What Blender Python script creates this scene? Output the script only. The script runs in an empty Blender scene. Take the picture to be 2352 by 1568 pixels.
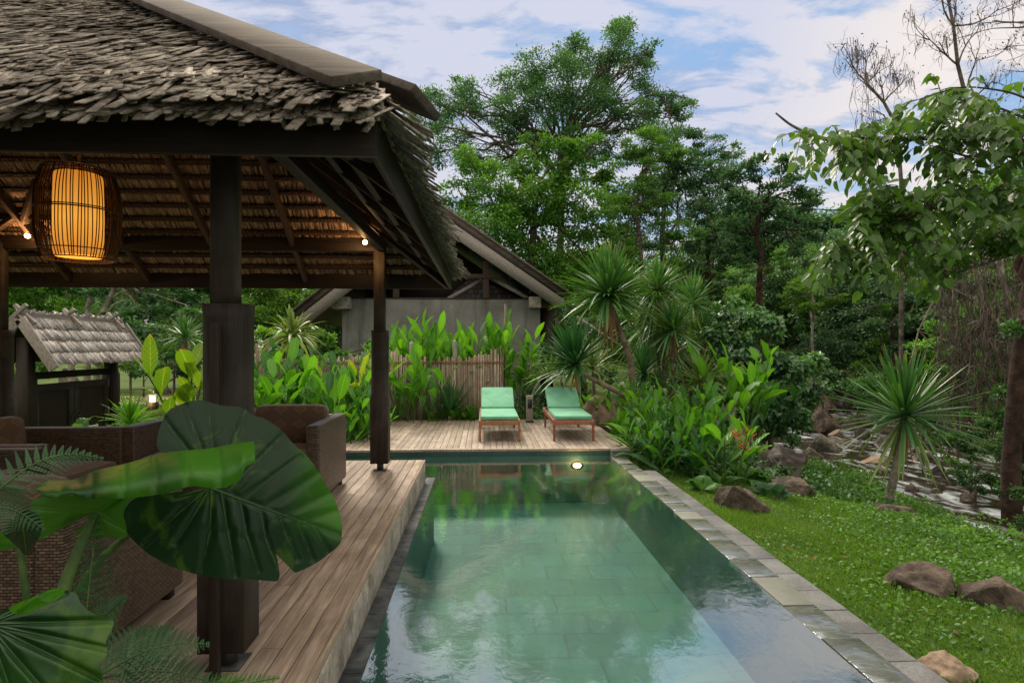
import bpy, math, random
import numpy as np
from mathutils import Vector, Matrix, noise as mn
random.seed(7)
rng = np.random.default_rng(11)
sc = bpy.context.scene
col = sc.collection
PI = math.pi

# ---------------------------------------------------------------- camera and mapping
F, CX, HY, CAMZ = 1340.0, 1176.0, 796.0, 1.35
TH = math.atan(64.0 / F)
CT, ST = math.cos(TH), math.sin(TH)
def W(px, py, Y):
    u = (px - CX) / F; v = (HY - py) / F
    d = Y / (CT - ST * u)
    return np.array((d * (CT * u + ST), Y, CAMZ + v * d))
def G(px, py, z):
    u = (px - CX) / F; v = (HY - py) / F
    d = (z - CAMZ) / v
    return np.array((d * (CT * u + ST), d * (CT - ST * u), z))
cam = bpy.data.cameras.new('camera')
camo = bpy.data.objects.new('camera', cam); col.objects.link(camo)
cam.sensor_width = 36; cam.lens = F / 2352 * 36
cam.shift_y = 12 / 2352; cam.clip_start = 0.05; cam.clip_end = 3000
camo.location = (0, 0, CAMZ); camo.rotation_euler = (PI / 2, 0, -TH)
sc.camera = camo

# ---------------------------------------------------------------- objects
ORG = {}
def tag(o, label=None, cat=None, group=None, kind=None):
    if label: o['label'] = label
    if cat: o['category'] = cat
    if group: o['group'] = group
    if kind: o['kind'] = kind
    return o
def thing(name, label, cat, loc=(0, 0, 0), group=None):
    o = bpy.data.objects.new(name, None); col.objects.link(o)
    o.location = tuple(float(a) for a in loc); o.empty_display_size = 0.1
    ORG[o.name] = np.array(loc, float)
    return tag(o, label, cat, group)
def copy_tree(o, parent=None):
    c = o.copy(); col.objects.link(c)
    if parent is not None: c.parent = parent
    for ch in [x for x in bpy.data.objects if x.parent == o]: copy_tree(ch, c)
    return c
def unit(a):
    a = np.asarray(a, float)
    return a / np.maximum(np.linalg.norm(a, axis=-1, keepdims=True), 1e-9)

BOXV = np.array([(x, y, z) for x in (-.5, .5) for y in (-.5, .5) for z in (-.5, .5)], float)
BOXF = np.array([(0, 1, 3, 2), (4, 6, 7, 5), (0, 4, 5, 1), (2, 3, 7, 6), (0, 2, 6, 4), (1, 5, 7, 3)])
class MB:
    def __init__(s): s.V = []; s.L = []; s.N = []; s.A = []; s.n = 0
    def add(s, v, f, lf=None):
        v = np.asarray(v, float).reshape(-1, 3); f = np.asarray(f, int)
        s.V.append(v); s.L.append((f + s.n).ravel()); s.N.append(np.full(len(f), f.shape[1]))
        if lf is None:
            lf = np.zeros((len(v), 4)); lf[:, 0] = random.random()
        s.A.append(np.asarray(lf, float).reshape(-1, 4)); s.n += len(v)
        return s
    def box(s, c, sz, R=None, t=None):
        v = BOXV * np.array(sz, float)
        if R is not None: v = v @ np.array(R).T
        lf = np.zeros((8, 4)); lf[:, 0] = random.random() if t is None else t
        return s.add(v + np.array(c, float), BOXF, lf)
    def b2(s, lo, hi, t=None):
        lo = np.array(lo, float); hi = np.array(hi, float)
        return s.box((lo + hi) / 2, hi - lo, t=t)
    def beam(s, p, q, w, h, up=(0, 0, 1), t=None):
        p = np.array(p, float); q = np.array(q, float); d = unit(q - p)
        side = unit(np.cross(d, up)); u = np.cross(side, d)
        R = np.stack([side, d, u], 1)
        return s.box((p + q) / 2, (w, np.linalg.norm(q - p), h), R, t)
    def tube(s, pts, rad, n=8, cap=True, t=None):
        pts = np.array(pts, float); m = len(pts)
        rad = np.full(m, rad) if np.isscalar(rad) else np.array(rad, float)
        tg = unit(np.gradient(pts, axis=0))
        ref = np.array((0.13, 0.99, 0.05)) if abs(tg[0][2]) > .7 else np.array((0, 0.05, 1.))
        a = unit(np.cross(tg, ref)); b = np.cross(tg, a)
        an = np.arange(n) / n * 2 * PI
        v = pts[:, None] + rad[:, None, None] * (a[:, None] * np.cos(an)[None, :, None] + b[:, None] * np.sin(an)[None, :, None])
        i = np.arange(m - 1)[:, None] * n; j = np.arange(n)[None]
        f = np.stack([i + j, i + (j + 1) % n, i + n + (j + 1) % n, i + n + j], -1).reshape(-1, 4)
        lf = np.zeros((m * n, 4)); lf[:, 0] = random.random() if t is None else t
        lf[:, 1] = np.repeat(np.linspace(0, 1, m), n)
        s.add(v.reshape(-1, 3), f, lf)
        if cap:
            k = s.n - m * n
            for base, o in ((k, 1), (k + (m - 1) * n, -1)):
                s.L.append(np.arange(base, base + n)[::-o]); s.N.append(np.array([n]))
        return s
    def prism(s, poly, axis, lo, hi, t=None):
        poly = np.array(poly, float); n = len(poly)
        def mk(h):
            return np.insert(poly, axis, h, axis=1)
        v = np.vstack([mk(lo), mk(hi)])
        f = np.array([(i, (i + 1) % n, n + (i + 1) % n, n + i) for i in range(n)])
        s.add(v, f, None if t is None else np.tile((t, 0, 0, 0), (2 * n, 1)))
        k = s.n - 2 * n
        s.L.append(np.arange(k, k + n)[::-1]); s.N.append(np.array([n]))
        s.L.append(np.arange(k + n, k + 2 * n)); s.N.append(np.array([n]))
        return s
    def build(s, name, mat, parent=None, org=None, smooth=False, bevel=0, uv=False, fixn=False, sub=0):
        me = bpy.data.meshes.new(name)
        V = np.vstack(s.V); L = np.concatenate(s.L); N = np.concatenate(s.N); A = np.vstack(s.A)
        o = np.zeros(3)
        if parent is not None: o = ORG[parent.name]
        elif org is not None: o = np.array(org, float)
        V = V - o
        me.vertices.add(len(V)); me.vertices.foreach_set('co', V.ravel())
        me.loops.add(len(L)); me.loops.foreach_set('vertex_index', L.astype(np.int32))
        me.polygons.add(len(N))
        st = np.concatenate([[0], np.cumsum(N)[:-1]]).astype(np.int32)
        me.polygons.foreach_set('loop_start', st)
        try: me.polygons.foreach_set('loop_total', N.astype(np.int32))
        except Exception: pass
        me.update(calc_edges=True)
        if fixn:
            import bmesh
            bm = bmesh.new(); bm.from_mesh(me); bmesh.ops.recalc_face_normals(bm, faces=bm.faces); bm.to_mesh(me); bm.free()
        at = me.attributes.new('lf', 'FLOAT_COLOR', 'POINT')
        at.data.foreach_set('color', A.ravel())
        if uv:
            pn = np.zeros(len(N) * 3); me.polygons.foreach_get('normal', pn); pn = np.abs(pn.reshape(-1, 3))
            lv = np.zeros(len(L), np.int32); me.loops.foreach_get('vertex_index', lv)
            co = V[lv]; ax = np.repeat(np.argmax(pn, 1), N)
            U = np.where((ax == 0)[:, None], co[:, [1, 2]], np.where((ax == 1)[:, None], co[:, [0, 2]], co[:, [0, 1]]))
            ul = me.uv_layers.new(name='UVMap'); ul.data.foreach_set('uv', U.ravel().astype(np.float32))
        if smooth: me.polygons.foreach_set('use_smooth', np.ones(len(N), bool))
        me.materials.append(mat)
        ob = bpy.data.objects.new(name, me); col.objects.link(ob)
        if parent is not None:
            ob.parent = parent; ORG[ob.name] = o
        else:
            ob.location = tuple(o); ORG[ob.name] = o
        if bevel:
            md = ob.modifiers.new('bevel', 'BEVEL'); md.width = bevel; md.segments = 2; md.limit_method = 'ANGLE'
        if sub:
            md = ob.modifiers.new('sub', 'SUBSURF'); md.levels = sub; md.render_levels = sub
        return ob

# ---------------------------------------------------------------- materials
def new_mat(name):
    m = bpy.data.materials.new(name); m.use_nodes = True
    nt = m.node_tree; nt.nodes.clear()
    out = nt.nodes.new('ShaderNodeOutputMaterial')
    return m, nt, out
class NT:
    def __init__(s, nt): s.nt = nt
    def __call__(s, typ, ins=None, **kw):
        n = s.nt.nodes.new('ShaderNode' + typ)
        for k, v in kw.items(): setattr(n, k, v)
        for k, v in (ins or {}).items():
            if hasattr(v, 'links') or isinstance(v, bpy.types.NodeSocket): s.nt.links.new(v, n.inputs[k])
            else: n.inputs[k].default_value = v
        return n
    def math(s, op, a, b=0.0, c=None, clamp=False):
        d = {0: a, 1: b}
        if c is not None: d[2] = c
        return s('Math', d, operation=op, use_clamp=clamp).outputs[0]
    def mix(s, fac, a, b, blend='MIX'):
        n = s.nt.nodes.new('ShaderNodeMix'); n.data_type = 'RGBA'; n.blend_type = blend
        for i, v in ((0, fac), (6, a), (7, b)):
            if isinstance(v, bpy.types.NodeSocket): s.nt.links.new(v, n.inputs[i])
            elif i and not hasattr(v, '__len__'): n.inputs[i].default_value = (v, v, v, 1)
            elif i: n.inputs[i].default_value = (*v[:3], 1)
            else: n.inputs[i].default_value = v
        return n.outputs[2]
    def ramp(s, fac, stops):
        n = s.nt.nodes.new('ShaderNodeValToRGB'); s.nt.links.new(fac, n.inputs[0])
        e = n.color_ramp.elements
        while len(e) < len(stops): e.new(0.5)
        for i, (p, c) in enumerate(stops):
            e[i].position = p; e[i].color = (*(c if hasattr(c, '__len__') else (c, c, c)), 1)
        return n.outputs[0]
    def noise(s, vec, scale, detail=4, rough=.55, dist=0):
        return s('TexNoise', {'Vector': vec, 'Scale': scale, 'Detail': detail, 'Roughness': rough, 'Distortion': dist}).outputs[0]
    def coord(s, sc=(1, 1, 1), which='Object'):
        t = s('TexCoord'); 
        return s('Mapping', {'Vector': t.outputs[which], 'Scale': sc}).outputs[0]
    def lf(s):
        a = s('Attribute', attribute_name='lf')
        return s('SeparateColor', {0: a.outputs['Color']}).outputs
def wood(name, c1, c2, axis='y', rough=.75, bump=.35, scale=1.0, stain=None, stn=.5, tvar=.5):
    """weathered timber: grain stretched along one axis, tint per board"""
    m, nt, out = new_mat(name); N = NT(nt)
    k = {'x': (1.2, 22, 22), 'y': (22, 1.2, 22), 'z': (22, 22, 1.2)}[axis]
    v = N.coord(tuple(a * scale for a in k)); t = N.lf()[0]
    off = N('VectorMath', {0: v, 1: N('CombineXYZ', {0: N.math('MULTIPLY', t, 37), 1: N.math('MULTIPLY', t, 11), 2: N.math('MULTIPLY', t, 23)}).outputs[0]}, operation='ADD').outputs[0]
    g = N.noise(off, 1.6, 8, .65, .6); g2 = N.noise(N.coord((1, 1, 1)), 2.3, 5, .6)
    fine = N.noise(off, 6, 3, .5)
    c = N.mix(N.ramp(g, [(.32, 0), (.7, 1)]), c1, c2)
    c = N.mix(1.0, c, N.ramp(fine, [(.3, .7), (.6, 1.1)]), 'MULTIPLY')
    c = N.mix(tvar, c, N.mix(1, c, N.ramp(t, [(0, .5), (1, 1.5)]), 'MULTIPLY'))
    if stain: c = N.mix(N.ramp(g2, [(.45, 0), (.7, stn)]), c, stain)
    b = N('Bump', {'Strength': bump, 'Distance': .004, 'Height': N.math('ADD', g, N.math('MULTIPLY', fine, .5))}).outputs[0]
    p = N('BsdfPrincipled', {'Base Color': c, 'Roughness': N.ramp(g, [(0, rough - .15), (1, min(1, rough + .15))]), 'Normal': b, 'Specular IOR Level': .3})
    nt.links.new(p.outputs[0], out.inputs[0]); return m
def rough_mat(name, c1, c2, scale=3, rough=.85, bump=.5, dist=.02, c3=None, fine=20, spec=.3, hi=.65, lo=.4):
    m, nt, out = new_mat(name); N = NT(nt)
    v = N.coord(); a = N.noise(v, scale, 7, .6, .3); f = N.noise(v, fine, 6, .65)
    c = N.mix(N.ramp(a, [(lo, 0), (hi, 1)]), c1, c2)
    if c3: c = N.mix(N.ramp(N.noise(v, scale * 2.3, 5), [(.52, 0), (.66, .8)]), c, c3)
    c = N.mix(1, c, N.ramp(f, [(.25, .6), (.7, 1.25)]), 'MULTIPLY')
    b = N('Bump', {'Strength': bump, 'Distance': dist, 'Height': N.math('ADD', a, N.math('MULTIPLY', f, .35))}).outputs[0]
    p = N('BsdfPrincipled', {'Base Color': c, 'Roughness': rough, 'Normal': b, 'Specular IOR Level': spec})
    nt.links.new(p.outputs[0], out.inputs[0]); return m
def leafm(name, dark, light, trans=.35, rough=.45, vein=None, tip=None, spec=.4, ribs=0, tcol=None, bump=0):
    """leaf: lf = (tint, along, across)"""
    m, nt, out = new_mat(name); N = NT(nt); L = N.lf()
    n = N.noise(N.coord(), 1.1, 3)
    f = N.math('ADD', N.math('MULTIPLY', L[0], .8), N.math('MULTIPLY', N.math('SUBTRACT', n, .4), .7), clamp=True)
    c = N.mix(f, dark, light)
    av = N.math('ABSOLUTE', L[2])
    if vein: c = N.mix(N.ramp(av, [(.0, .8), (.09, .0)]), c, vein)
    if tip: c = N.mix(N.ramp(L[1], [(.88, 0), (1, .9)]), c, tip)
    ins = {}
    if ribs:
        w = N.math('SINE', N.math('MULTIPLY', N.math('SUBTRACT', L[1], N.math('MULTIPLY', av, .18)), ribs * 6.28))
        c = N.mix(N.ramp(w, [(.0, 0), (1, .22)]), c, tuple(a * .45 for a in dark))
        ins['Normal'] = N('Bump', {'Strength': .5, 'Distance': .006, 'Height': w}).outputs[0]
    if bump:
        ins['Normal'] = N('Bump', {'Strength': bump, 'Distance': .01, 'Height': N.noise(N.coord(), 25, 4)}).outputs[0]
    p = N('BsdfPrincipled', {'Base Color': c, 'Roughness': rough, 'Specular IOR Level': spec, **ins})
    tc = N.mix(1, c, tcol or (1.6, 1.5, .5), 'MULTIPLY')
    tr = N('BsdfTranslucent', {'Color': tc})
    x = N('MixShader', {0: trans, 1: p.outputs[0], 2: tr.outputs[0]})
    nt.links.new(x.outputs[0], out.inputs[0]); return m
def emis(name, c, s, base=None):
    m, nt, out = new_mat(name); N = NT(nt)
    p = N('BsdfPrincipled', {'Base Color': (*(base or c), 1), 'Emission Color': (*c, 1), 'Emission Strength': s, 'Roughness': .5})
    nt.links.new(p.outputs[0], out.inputs[0]); return m
M = {}
M['dark'] = wood('dark timber', (.010, .0065, .005), (.032, .021, .016), 'z', .6, .3)
M['darkx'] = wood('dark timber beam x', (.009, .006, .005), (.028, .018, .014), 'x', .6, .3)
M['darky'] = wood('dark timber beam y', (.009, .006, .005), (.030, .020, .015), 'y', .6, .3)
M['post'] = wood('post timber', (.014, .0105, .0085), (.046, .036, .030), 'z', .6, .8, stain=(.11, .095, .085), stn=.5)
M['rafter'] = wood('rafter timber', (.028, .017, .012), (.085, .052, .036), 'y', .6, .3)
M['hip'] = wood('hip board timber', (.055, .047, .039), (.165, .143, .122), 'x', .85, .6, .6, stain=(.05, .042, .036), stn=.7)
M['thatch'] = wood('weathered palm thatch', (.12, .10, .084), (.60, .545, .47), 'y', .85, .6, 1.5, stain=(.07, .055, .042), stn=.7, tvar=.8)
M['lining'] = wood('palm thatch underside', (.15, .095, .065), (.46, .335, .24), 'y', .8, .5, 1.5, tvar=.75)
M['batten'] = wood('roof batten', (.028, .015, .01), (.09, .05, .034), 'x', .8, .6)
M['deck'] = wood('deck boards', (.20, .15, .11), (.48, .385, .30), 'y', .6, .4, .7, stain=(.18, .13, .095), stn=.6, tvar=.4)
M['deck2'] = wood('grey deck boards', (.25, .20, .155), (.50, .42, .345), 'y', .7, .4, .7, stain=(.17, .14, .12), stn=.6, tvar=.45)
M['grey'] = wood('grey timber', (.16, .14, .125), (.36, .33, .31), 'y', .8, .5, .8)
M['teak'] = wood('teak frame', (.22, .085, .035), (.45, .22, .10), 'y', .5, .3, .8, stain=(.30, .22, .16), stn=.6)
M['bamboo'] = wood('old bamboo', (.20, .155, .115), (.50, .42, .33), 'z', .6, .3, .8, stain=(.17, .10, .06), stn=.5, tvar=.9)
M['concrete'] = rough_mat('old concrete', (.22, .20, .17), (.42, .39, .35), 2.5, .85, .5, .01, c3=(.13, .12, .10))
m, nt, out = new_mat('grey stucco'); N = NT(nt)
v = N.coord(); a = N.noise(v, 1.1, 7, .6, .3); f = N.noise(v, 55, 5, .7); st = N.noise(N.coord((2.6, 2.6, .3)), 1.3, 7, .6, .5)
c = N.mix(N.ramp(a, [(.35, 0), (.65, 1)]), (.125, .13, .12), (.205, .21, .198))
c = N.mix(N.ramp(st, [(.5, 0), (.68, .75)]), c, (.075, .08, .072)); c = N.mix(N.ramp(N.noise(v, 4.2, 6, .7), [(.58, 0), (.66, .5)]), c, (.25, .25, .235))
c = N.mix(1, c, N.ramp(f, [(.25, .75), (.7, 1.2)]), 'MULTIPLY')
p = N('BsdfPrincipled', {'Base Color': c, 'Roughness': .9, 'Specular IOR Level': .2, 'Normal': N('Bump', {'Strength': .5, 'Distance': .008, 'Height': f}).outputs[0]})
nt.links.new(p.outputs[0], out.inputs[0]); M['stucco'] = m
M['paver'] = rough_mat('grey basalt paver', (.095, .10, .102), (.185, .19, .19), 2, .8, .3, .004, fine=60)
M['slate'] = rough_mat('green slate tile', (.035, .045, .042), (.10, .12, .115), 3, .35, .5, .006, c3=(.14, .15, .14), spec=.6)
M['rock'] = rough_mat('brown boulder', (.055, .040, .032), (.20, .155, .12), 3.2, .85, 1.0, .07, c3=(.04, .045, .022), fine=22)
M['rocktan'] = rough_mat('tan boulder', (.20, .145, .10), (.40, .31, .23), 1.6, .85, .9, .05, c3=(.14, .11, .08), fine=14)
M['rockgrey'] = rough_mat('river boulder', (.085, .075, .06), (.26, .235, .19), 2.4, .8, 1.0, .07, c3=(.05, .06, .03), fine=20)
M['rockdark'] = rough_mat('wet dark boulder', (.014, .009, .008), (.045, .028, .024), 2.4, .55, .9, .04, c3=(.075, .05, .04), fine=16, spec=.5)
M['bark'] = rough_mat('tree bark', (.035, .026, .02), (.14, .115, .09), 6, .9, .9, .03, fine=30)
M['barkpale'] = rough_mat('pale bark', (.12, .105, .085), (.34, .31, .26), 4, .9, .8, .02, fine=25)
M['barkred'] = rough_mat('reddish bark', (.020, .012, .009), (.070, .040, .029), 5, .9, .9, .03, fine=25)
M['twig'] = rough_mat('dry twig', (.05, .038, .032), (.17, .14, .12), 5, .9, .4, .01)
M['sand'] = rough_mat('sandy path', (.30, .235, .17), (.46, .38, .29), 1, .95, .4, .02)
M['metal'] = emis('dark metal', (0, 0, 0), 0, (.03, .03, .03))
M['bulb'] = emis('lit bulb', (1, .62, .22), 60)
M['gshingle'] = wood('silver shingles', (.17, .15, .14), (.62, .59, .57), 'x', .8, .5, .8, stain=(.11, .085, .07), stn=.6, tvar=.9)
M['cane'] = wood('rattan cane', (.03, .012, .005), (.10, .045, .018), 'z', .5, .3)
# ---------------------------------------------------------------- light and sky
SUN_EL, SUN_AZ = math.radians(46), math.radians(-14)
w = bpy.data.worlds.new('World'); sc.world = w; w.use_nodes = True
nt = w.node_tree; nt.nodes.clear(); N = NT(nt)
sky = N('TexSky', sky_type='NISHITA', sun_disc=False, sun_elevation=SUN_EL, sun_rotation=SUN_AZ, air_density=1.2, dust_density=.6, ozone_density=1.5)
d = N('TexCoord').outputs['Generated']
sx = N('SeparateXYZ', {0: d}).outputs
zz = N.math('ADD', N.math('MAXIMUM', sx[2], 0.0), .16)
pv = N('CombineXYZ', {0: N.math('DIVIDE', sx[0], zz), 1: N.math('DIVIDE', sx[1], zz), 2: 0.0}).outputs[0]
wrp = N.noise(N('Mapping', {'Vector': pv, 'Scale': (.9, .9, 1)}).outputs[0], .9, 3)
big = N.noise(N('Mapping', {'Vector': pv, 'Location': (3.1, 1.7, 0), 'Rotation': (0, 0, -.5), 'Scale': (.38, .8, 1)}).outputs[0], 1.0, 3, .5)
puff = N.noise(N('Mapping', {'Vector': pv, 'Location': (.3, .2, 0), 'Rotation': (0, 0, -.35), 'Scale': (1.5, 2.7, 1)}).outputs[0], 1.8, 10, .62, .3)
# more open blue low on the right, closed cover high and to the left
side = N.math('MULTIPLY', N.math('SUBTRACT', sx[0], .12), 1.0)
lowr = N.math('MULTIPLY', N.ramp(sx[0], [(.05, 0), (.28, 1)]), N.ramp(sx[2], [(.20, 1), (.34, 0)]))
cov = N.math('SUBTRACT', N.math('ADD', N.math('MULTIPLY', big, .7), N.math('MULTIPLY', puff, .9)), N.math('MULTIPLY', lowr, .16))
mask = N.ramp(cov, [(.59, 0), (.73, 1)])
dk = N.ramp(N.math('ADD', puff, N.math('MULTIPLY', wrp, .25)), [(.53, 1), (.63, 0)])
cw = N.mix(N.ramp(sx[2], [(.0, 0), (.35, 1)]), (7.2, 6.8, 6.5), (5.5, 5.75, 6.9))
cdark = N.mix(N.ramp(sx[2], [(.0, 0), (.3, 1)]), (4.6, 5.4, 6.8), (3.2, 4.0, 5.8))
back = N.ramp(sx[1], [(.0, 0), (.3, 1)])       # clouds behind the camera are warmer
cl = N.mix(dk, cw, cdark)
cl = N.mix(N.ramp(sx[2], [(.54, 0), (.74, 1)]), cl, (22, 19.8, 16.6))     # unseen overhead cloud, made bright and warm to lift the scene light
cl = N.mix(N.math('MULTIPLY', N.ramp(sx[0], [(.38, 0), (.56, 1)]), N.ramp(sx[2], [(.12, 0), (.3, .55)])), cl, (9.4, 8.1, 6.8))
cl = N.mix(N.ramp(sx[1], [(-.35, 1), (.05, 0)]), cl, (11, 9.8, 8.2))  # unseen clouds behind the camera, brightened as fill light
clear = N.mix(.75, sky.outputs[0], N.mix(N.ramp(sx[2], [(.02, 0), (.36, 1)]), (5.4, 6.2, 7.1), (2.5, 4.2, 6.9)))
mask = N.math('MAXIMUM', mask, N.ramp(sx[2], [(.52, 0), (.70, 1)]))
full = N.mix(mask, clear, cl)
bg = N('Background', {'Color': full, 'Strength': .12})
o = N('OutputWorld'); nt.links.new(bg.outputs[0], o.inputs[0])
sd = bpy.data.lights.new('sun', 'SUN'); sd.energy = 3.0; sd.angle = math.radians(12); sd.color = (1, .88, .72)
so = bpy.data.objects.new('sun', sd); col.objects.link(so)
v = Vector((math.sin(SUN_AZ) * math.cos(SUN_EL), math.cos(SUN_AZ) * math.cos(SUN_EL), math.sin(SUN_EL)))
so.rotation_euler = v.to_track_quat('Z', 'Y').to_euler(); so.location = (-4, 20, 14)
def lamp(name, loc, e, c=(1, .6, .28), r=.03):
    l = bpy.data.lights.new(name, 'POINT'); l.energy = e; l.color = c; l.shadow_soft_size = r
    o = bpy.data.objects.new(name, l); col.objects.link(o); o.location = tuple(loc); return o

# ---------------------------------------------------------------- terrain
STREAM = np.array([(5.5, -6), (6.6, 2), (8.1, 7), (8.45, 9.3), (9.4, 11.5), (10.6, 14.5), (11.6, 18), (13.2, 22), (15, 30)])
SHW = np.array([.8, .8, .8, .75, 1.25, 1.9, 2.1, 1.8, 1.5])
def sdist(x, y):
    x = np.asarray(x, float); y = np.asarray(y, float)
    cx = np.interp(y, STREAM[:, 1], STREAM[:, 0]); hw = np.interp(y, STREAM[:, 1], SHW)
    return (x - cx) * .86, hw
def vn(x, y, s=1.0, seed=0):
    """cheap smooth noise, numpy"""
    r = np.random.default_rng(seed + 5); o = 0
    for k in range(7):
        a = r.uniform(0, 6.28); f = s * (1.0 + .55 * k); p = r.uniform(0, 6.28)
        o = o + np.sin((x * math.cos(a) + y * math.sin(a)) * f + p + 1.3 * np.sin(x * f * .37 + y * f * .29 + k)) / (1 + .5 * k)
    return o / 3
def terrain(x, y):
    x = np.asarray(x, float); y = np.asarray(y, float)
    dc, hw = sdist(x, y)
    lawn = -.40 - .125 * np.clip(x - 2.3, 0, 6) - .02 * np.clip(x - 3.5, 0, 3) ** 2
    lawn = lawn - np.where(y > 7, .03 * np.clip(y - 7, 0, 5) * np.clip((x - 2.3) / 2, 0, 1), 0)
    left = -.5 + 0 * x
    base = np.where(x > 2.3, np.maximum(lawn, -1.32), left)
    base = base + .035 * vn(x, y, 1.3, 1) * np.clip((x - 2.4) / 1.0, 0, 1) + .08 * vn(x, y, .35, 2) * np.clip((np.abs(x) + np.maximum(y - 12, 0) - 4) / 4, 0, 1)
    t = np.clip((-dc - hw) / .6, 0, 1)      # left bank
    bank = -1.62 * (1 - t) + base * t
    rise = -1.3 + np.clip(dc - hw, 0, 60) * .42 + .25 * vn(x, y, .6, 3)
    rise = np.minimum(rise, 4.5 + .02 * dc)
    t2 = np.clip((dc - hw) / .5, 0, 1)
    right = -1.62 * (1 - t2) + rise * t2
    z = np.where(dc > 0, right, bank)
    z = z + np.clip(y - 26, 0, 60) * .02 * np.clip((y - 26) / 10, 0, 1)
    pool = (x > -3.0) & (x < 2.12) & (y < 8.8)
    z = np.where(pool, -1.9, z)
    return z
def tz(x, y): return float(terrain(np.array([x]), np.array([y]))[0])
def axis_pts(segs):
    o = []
    for a, b, s in segs: o += list(np.arange(a, b, s))
    return np.array(o + [segs[-1][1]])
gx = axis_pts([(-260, -60, 20), (-60, -12, 3), (-12, 2.1, .5), (2.1, 2.2, .05), (2.2, 15, .14), (15, 30, .8), (30, 80, 4), (80, 400, 40)])
gy = axis_pts([(-12, 0, 1), (0, 15, .15), (15, 30, .6), (30, 90, 4), (90, 500, 40)])
X, Y = np.meshgrid(gx, gy); Z = terrain(X, Y)
i = np.arange(len(gy) - 1)[:, None] * len(gx) + np.arange(len(gx) - 1)[None]
fs = np.stack([i, i + 1, i + 1 + len(gx), i + len(gx)], -1).reshape(-1, 4)
m, nt, out = new_mat('lawn and soil'); N = NT(nt)
v = N.coord(); a = N.noise(v, .9, 6); f = N.noise(v, 9, 7, .7); g = N.noise(v, 60, 4, .7)
c = N.mix(N.ramp(a, [(.35, 0), (.6, 1)]), (.045, .08, .015), (.08, .13, .025))
px_ = N('SeparateXYZ', {0: N('NewGeometry').outputs[0]}).outputs
soil = N.math('ADD', N.ramp(f, [(.55, 0), (.72, .6)]), N.ramp(N.math('MULTIPLY', N.math('ADD', px_[2], 1.5), 1.0), [(.08, 1), (.32, 0)]), clamp=True)
c = N.mix(soil, c, (.038, .027, .018))
c = N.mix(1, c, N.ramp(g, [(.3, .55), (.7, 1.4)]), 'MULTIPLY')
p = N('BsdfPrincipled', {'Base Color': c, 'Roughness': .9, 'Specular IOR Level': .15, 'Normal': N('Bump', {'Strength': .8, 'Distance': .03, 'Height': f}).outputs[0]})
nt.links.new(p.outputs[0], out.inputs[0]); M['ground'] = m
mb = MB(); mb.add(np.stack([X, Y, Z], -1), fs)
tag(mb.build('ground', m, smooth=True), kind='structure')

# path far left
mb = MB()
pp = np.array([(-40, 23.5), (-16, 23.0), (-12, 22.4), (-8, 21.5), (-4, 19.5), (-4, 17.5), (-8, 18.6), (-12, 19.4), (-16, 19.8), (-40, 19.8)])
k = 5
for i in range(4):
    a, b, c_, d_ = pp[i], pp[i + 1], pp[9 - i - 1], pp[9 - i]
    nn = 12
    for j in range(nn):
        for q in range(4):
            P = lambda s, t: (a * (1 - s) + b * s) * (1 - t) + (d_ * (1 - s) + c_ * s) * t
            qd = [P(j / nn, q / 4), P((j + 1) / nn, q / 4), P((j + 1) / nn, (q + 1) / 4), P(j / nn, (q + 1) / 4)]
            mb.add([(p_[0], p_[1], tz(*p_) + .03) for p_ in qd], [(0, 3, 2, 1)])
tag(mb.build('path', M['sand'], smooth=True), kind='structure')

# stream water
m, nt, out = new_mat('stream water'); N = NT(nt)
v = N.coord((1, .35, 1)); v2 = N('Mapping', {'Vector': N.coord(), 'Rotation': (0, 0, .32), 'Scale': (1.7, .95, 1)}).outputs[0]
n1 = N.noise(v2, 1.3, 5, .5, 1.0); n2 = N.noise(v2, 3.2, 4, .5, .5)
foam = N.ramp(N.math('ADD', N.math('MULTIPLY', n1, .6), N.math('MULTIPLY', n2, .4)), [(.48, 0), (.66, .8)])
p = N('BsdfPrincipled', {'Base Color': N.mix(foam, (.030, .024, .016), (.60, .67, .74)), 'Roughness': N.ramp(foam, [(0, .08), (1, .6)]), 'IOR': 1.5,
      'Normal': N('Bump', {'Strength': .18, 'Distance': .05, 'Height': N.math('ADD', n1, N.math('MULTIPLY', n2, .4))}).outputs[0]})
nt.links.new(p.outputs[0], out.inputs[0])
mb = MB(); ys = np.linspace(-5, 30, 120); cx = np.interp(ys, STREAM[:, 1], STREAM[:, 0]); hw = np.interp(ys, STREAM[:, 1], SHW) + .55
ss = np.linspace(-1, 1, 9)
P = np.stack([cx[:, None] + ss[None] * hw[:, None] / .86, np.repeat(ys[:, None], 9, 1), -1.37 + .02 * vn(ys[:, None] + 0 * ss, ss * 3 + ys[:, None], 1.5, 9)], -1)
i = np.arange(119)[:, None] * 9 + np.arange(8)[None]
mb.add(P, np.stack([i, i + 1, i + 10, i + 9], -1).reshape(-1, 4))
tag(mb.build('stream_water', m, smooth=True), kind='structure')

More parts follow.
